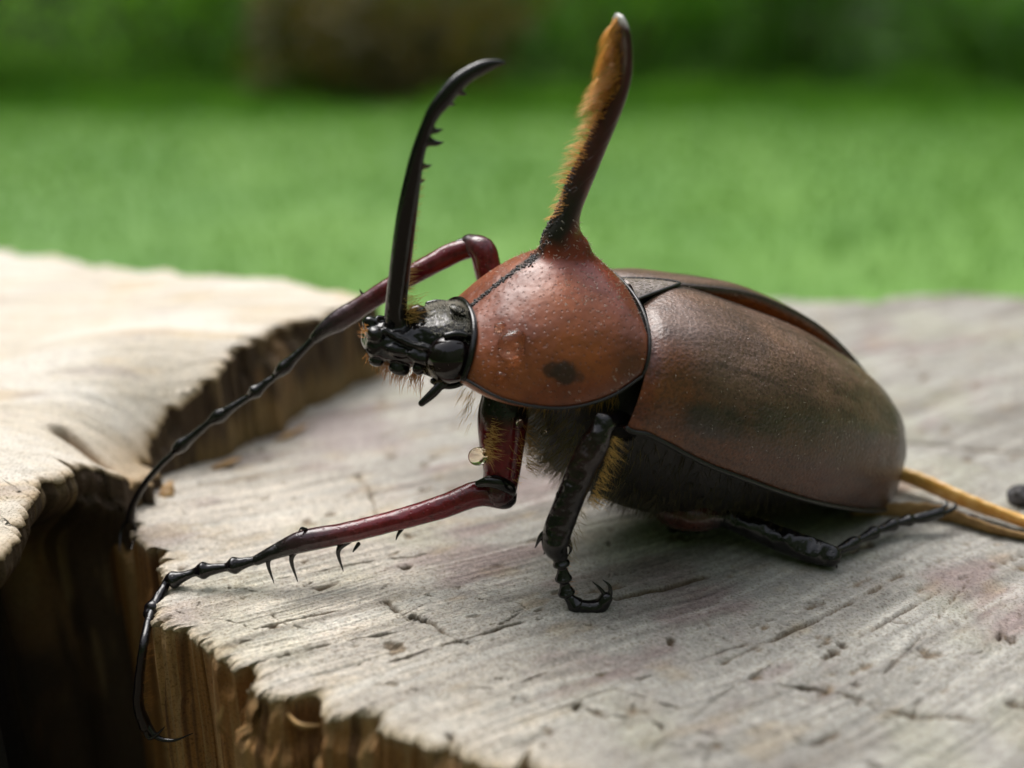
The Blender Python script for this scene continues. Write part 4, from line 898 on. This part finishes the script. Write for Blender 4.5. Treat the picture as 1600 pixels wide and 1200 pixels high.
fuzz(tib, tp, 150, .12, V(-.3, .3, 1), .0035, .4, .12, 'olive'); fuzz(ta2, tj, 60, .08, V(-.4, 0, 1), .003, .4, .05, 'gold')
# far middle and hind legs, under the body
def wl(x, y, z): return loc(V(x, y, z))
leg = limb('middle_leg', beetle, [S(960, 700, -.5), wl(1.6, 13.9, 1.9), wl(1.9, 14.3, 1.5), ], [.24, .2, .17], [LEGB, LEGB], 'black middle leg on the far side, under the belly', sides=16)
limb('tibia', leg, [wl(1.9, 14.3, 1.5), wl(2.1, 14.1, .8), wl(2.35, 13.6, .3)], [.15, .17, .12], [LEGB, LEGB]); ta = tarsus(leg, [wl(2.35, 13.6, .3), wl(2.35, 13.35, .14), wl(2.35, 13.1, .09), wl(2.36, 12.9, .08)], .07); claw(ta, [wl(2.36, 12.9, .09), wl(2.5, 12.8, .05), wl(2.6, 12.8, .0)], .04)
leg = limb('hind_leg', beetle, [S(1080, 760, -.6), wl(3.3, 14.6, .9), wl(3.9, 14.9, .7)], [.24, .22, .16], [LEGB, LEGB], 'black hind leg on the far side of the belly', sides=16)
limb('tibia', leg, [wl(3.9, 14.9, .7), wl(4.4, 15.0, .4), wl(4.9, 15.1, .18)], [.14, .16, .12], [LEGB, LEGB]); ta = tarsus(leg, [wl(4.9, 15.1, .18), wl(5.2, 15.15, .1), wl(5.5, 15.2, .08), wl(5.8, 15.2, .08)], .06); claw(ta, [wl(5.8, 15.2, .08), wl(5.95, 15.2, .05), wl(6.0, 15.2, .0)], .04)

# ---- hair on the chest and belly
uv = np.concatenate(rl) if False else None
me = underside.data; vv = np.array([v.co[:] for v in me.vertices]) / CM; ff = [tuple(p.vertices) for p in me.polygons]
P, Nn = surface_samples(vv, ff, 24000, rng); k = (P[:, 2] < 1.75) & (P[:, 0] > -2.6); P, Nn = P[k], Nn[k]
dens = fbm(P[:, 0] * 2, P[:, 1] * 2, P[:, 2] * 2, 3, 151); front = sstep(1.2, 2.6, P[:, 0]); k = (rng.random(len(P)) < .5 + .4 * front + .3 * dens) & (P[:, 0] < 3.1); P, Nn, front = P[k], Nn[k], front[k]
ln = (.10 + .12 * rng.random(len(P))) * (1 + .55 * front); drop = V(.15, 0, -.5) + rng.normal(0, .35, P.shape)
hd_ = Nn * .8 + drop; ch = front > rng.random(len(P)) * .9 + .03
tag(build('chest_hair', strands(MB(), P[ch], hd_[ch], ln[ch], V(0, 0, -.2), .004, 4), M['olive'], beetle), 'olive golden hair on the chest', kind='stuff')
tag(build('belly_hair', strands(MB(), P[~ch], hd_[~ch], ln[~ch], V(0, 0, -.2), .004, 4), M['belly'], beetle), 'dark brown hair on the belly', kind='stuff')
P2, N2 = [], []
for _ in range(420):
    h, n_ = cast(735 + 230 * rng.random(), 606 + 22 * rng.random(), UB)
    if h is not None: P2.append(h); N2.append(n_)
for _ in range(45): P2.append(S(735 + rng.normal(0, 8), 625 + rng.normal(0, 16), .3 + .3 * rng.random())); N2.append(V(.5, .4, -.4))
o = build('collar_hair', strands(MB(), P2, np.array(N2) * .5 + V(.2, .3, -.8) + rng.normal(0, .3, (len(P2), 3)), .12 + .10 * rng.random(len(P2)), V(-.1, 0, -.2), .0035, 4), M['gold'], beetle); tag(o, kind='stuff')

# ================================================================== SMALL THINGS
def drop(label, c, n, r, h, elong=1.0, ax=None, sink=.03, group=None):
    """a bead of water resting on a surface (body coordinates in, world out)"""
    n = np.asarray(n) / np.linalg.norm(n); a = np.asarray(ax if ax is not None else (0, 0, 1), float); a = a - (a @ n) * n; a /= np.linalg.norm(a); b = np.cross(n, a)
    nu, nv = 16, 30; th = np.linspace(0, 2 * math.pi, nv, endpoint=False); vs = []
    for ph in np.linspace(0.0, 1.0, nu):
        rr = r * (1 - .0 * ph) * math.cos(ph * math.pi / 2) ** .75 if ph < 1 else 0.0005
        zz = h * math.sin(ph * math.pi / 2)
        ta_ = np.where(np.cos(th) > 0, elong * (1 + .0 * th), 1.0); taper = np.where(np.cos(th) > 0, 1 - .35 * (elong - 1) * np.cos(th) ** 2, 1)
        vs.append(c + n * zz + (np.cos(th) * ta_)[:, None] * a * rr + (np.sin(th) * taper)[:, None] * b * rr)
    vs.insert(0, vs[0] - n * sink + (c - vs[0]) * .05)
    mb = rings(MB(), vs); w = BO + mb.verts() @ np.array([BF, BL, BU]); base = BO + np.array([BF, BL, BU]).T @ c
    o = make('water_drop', w - base, mb.f, M['water'])
    import bmesh
    bm = bmesh.new(); bm.from_mesh(o.data); bmesh.ops.recalc_face_normals(bm, faces=bm.faces); bm.to_mesh(o.data); bm.free(); o.location = tuple(base * CM); tag(o, label, 'water drop', group); return o
for px, py, r, h, el, lab in ((797, 541, .16, .17, 1.5, 'large teardrop of water on the orange-brown shield behind the head'), (780, 512, .07, .06, 1.3, 'small water drop just above the large teardrop on the shield'),
                              (783, 593, .10, .06, 1.0, 'flat water drop on the lower border of the shield, below the large teardrop'), (858, 608, .06, .045, 1.0, 'tiny water drop on the lower border of the shield, below the dark spot')):
    c, n = cast(px, py, PB)
    if c is not None and n @ (CAM_L - c) < 0: n = -n
    if c is not None: drop(lab, c - n * .012, n, r, h, el, ax=(-.35, 0, 1) if el > 1 else (1, 0, 0))
drop('round water drop hanging on the red thigh of the near front leg', S(747, 713, .8), V(.75, .6, 0), .12, .13, sink=.05)
drop('small water bead caught in the golden chest hair', S(849, 676, .75), V(.1, 1, .1), .045, .06)
drop('round water drop on the edge of the black middle shin', NM(880, 774), V(.8, .5, 0), .085, .10, sink=.05)
drop('small water bead on the knee end of the near front thigh', S(812, 662, .92), V(-.2, 1, .2), .05, .05)

# straw, shaving and crumb lying behind the beetle
def strip(name, pts, w, t, mat_, label, cat):
    q = spline(np.array(pts), 40); mb = MB(); T = np.gradient(q, axis=0); T /= np.linalg.norm(T, axis=1)[:, None]; out = []
    th = np.linspace(0, 2 * math.pi, 14, endpoint=False)
    for i in range(40):
        a = np.cross(T[i], V(0, 0, 1)); a /= np.linalg.norm(a); b = np.cross(a, T[i]); ww = np.interp(i / 39, np.linspace(0, 1, len(w)), w) * (1 + .06 * math.sin(i * 1.7)); tw = .9 + .3 * math.sin(i * .12)
        a2, b2 = a * math.cos(tw) + b * math.sin(tw), b * math.cos(tw) - a * math.sin(tw)
        rr = 1 + .12 * np.cos(th * 3); out.append(q[i] + (np.cos(th) * rr)[:, None] * a2 * ww + (np.sin(th) * rr)[:, None] * b2 * t)
    rings(mb, out); base = q.mean(0) * V(1, 1, 0); o = make(name, mb.verts() - base, mb.f, M[mat_]); o.location = tuple(base * CM); tag(o, label, cat); return o
strip('straw', [G(1385, 732, .30), G(1440, 752, .26), G(1500, 778, .22), G(1560, 800, .17), G(1640, 828, .12)], [.13, .15, .14, .13, .12], .09, 'straw', 'shiny yellow straw sticking out from behind the beetle', 'straw')
strip('wood_shaving', [G(1330, 800, .05), G(1400, 800, .05), G(1470, 806, .05), G(1560, 830, .05), G(1620, 842, .04)], [.12, .2, .22, .16, .1], .05, 'chip', 'flat brown wood shaving under the yellow straw', 'wood shaving')
def crumb(px, py, r, label, seed):
    mb = MB(); base = G(px, py, 0); ball(mb, (0, 0, r * .5), (r, r * .8, r * .75), 22, 28); v = mb.verts(); d = fbm(v[:, 0] * 3 / r * .3, v[:, 1] * 3 / r * .3, v[:, 2] * 3 / r * .3, 4, seed)
    v = v * (1 + .6 * d[:, None]); o = make('bark_crumb', v, mb.f, M['crumb']); o.location = tuple(base * CM); tag(o, label, 'bark crumb')
crumb(1592, 786, .22, 'black bark crumb beside the straw at the back of the stump', 161)
crumb(1515, 818, .10, 'tiny dark crumb lying between the straw and the shaving', 162)
# torn splinters standing on the broken rim of the stump
def splinter(px, py, z0, dx, dz, w, label):
    a = G(px, py, z0); b = a + V(dx, -.12, dz); m_ = (a + b) / 2 + V(0, -.08, .03); mb = MB(); tube(mb, [a + V(0, .1, -.02), m_, b], [w, w * .7, .01], 12, 6, flat=.4)
    base = a.copy(); o = make('splinter', mb.verts() - base, mb.f, M['chip']); o.location = tuple(base * CM); tag(o, label, 'splinter')
splinter(450, 1128, -.25, .38, .05, .07, 'pale torn splinter curling on the broken side of the stump')
splinter(345, 1150, -.5, .10, .5, .05, 'upright brown splinter below the notch in the stump rim')

def chip(px, py, ln_, w, h, ang, seed, label):
    base = G(px, py, 0); r_ = np.random.default_rng(seed); d = V(math.cos(ang), math.sin(ang), 0); out = []
    for t in np.linspace(-1, 1, 9):
        ww = w * (1 - abs(t) ** 2.2 * .75) * (1 + .25 * r_.normal()); hh_ = h * (1 - abs(t) ** 2 * .5) * (1 + .2 * r_.normal()); cdir = V(-d[1], d[0], 0)
        c0 = d * t * ln_ / 2 + V(0, 0, h * .6 + .08 * t); th_ = np.linspace(0, 2 * math.pi, 9, endpoint=False); out.append(c0 + np.cos(th_)[:, None] * cdir * ww + np.sin(th_)[:, None] * V(0, 0, 1) * hh_)
    mb = rings(MB(), out); o = make('wood_chip', mb.verts(), mb.f, M['chip'], smooth=False); o.location = tuple(base * CM); tag(o, label, 'wood chip')
CHIP_LABELS = ['thin torn wood chip lying slantwise at the foot of the pale log', 'short brown wood chip in the corner where log and stump meet', 'long narrow wood chip on the stump, behind the far front leg']
for k, a in enumerate(((352, 728, .55, .07, .06, .3), (262, 772, .35, .11, .08, 1.5), (452, 682, .75, .06, .05, .75))): chip(*a, 200 + k, CHIP_LABELS[k])
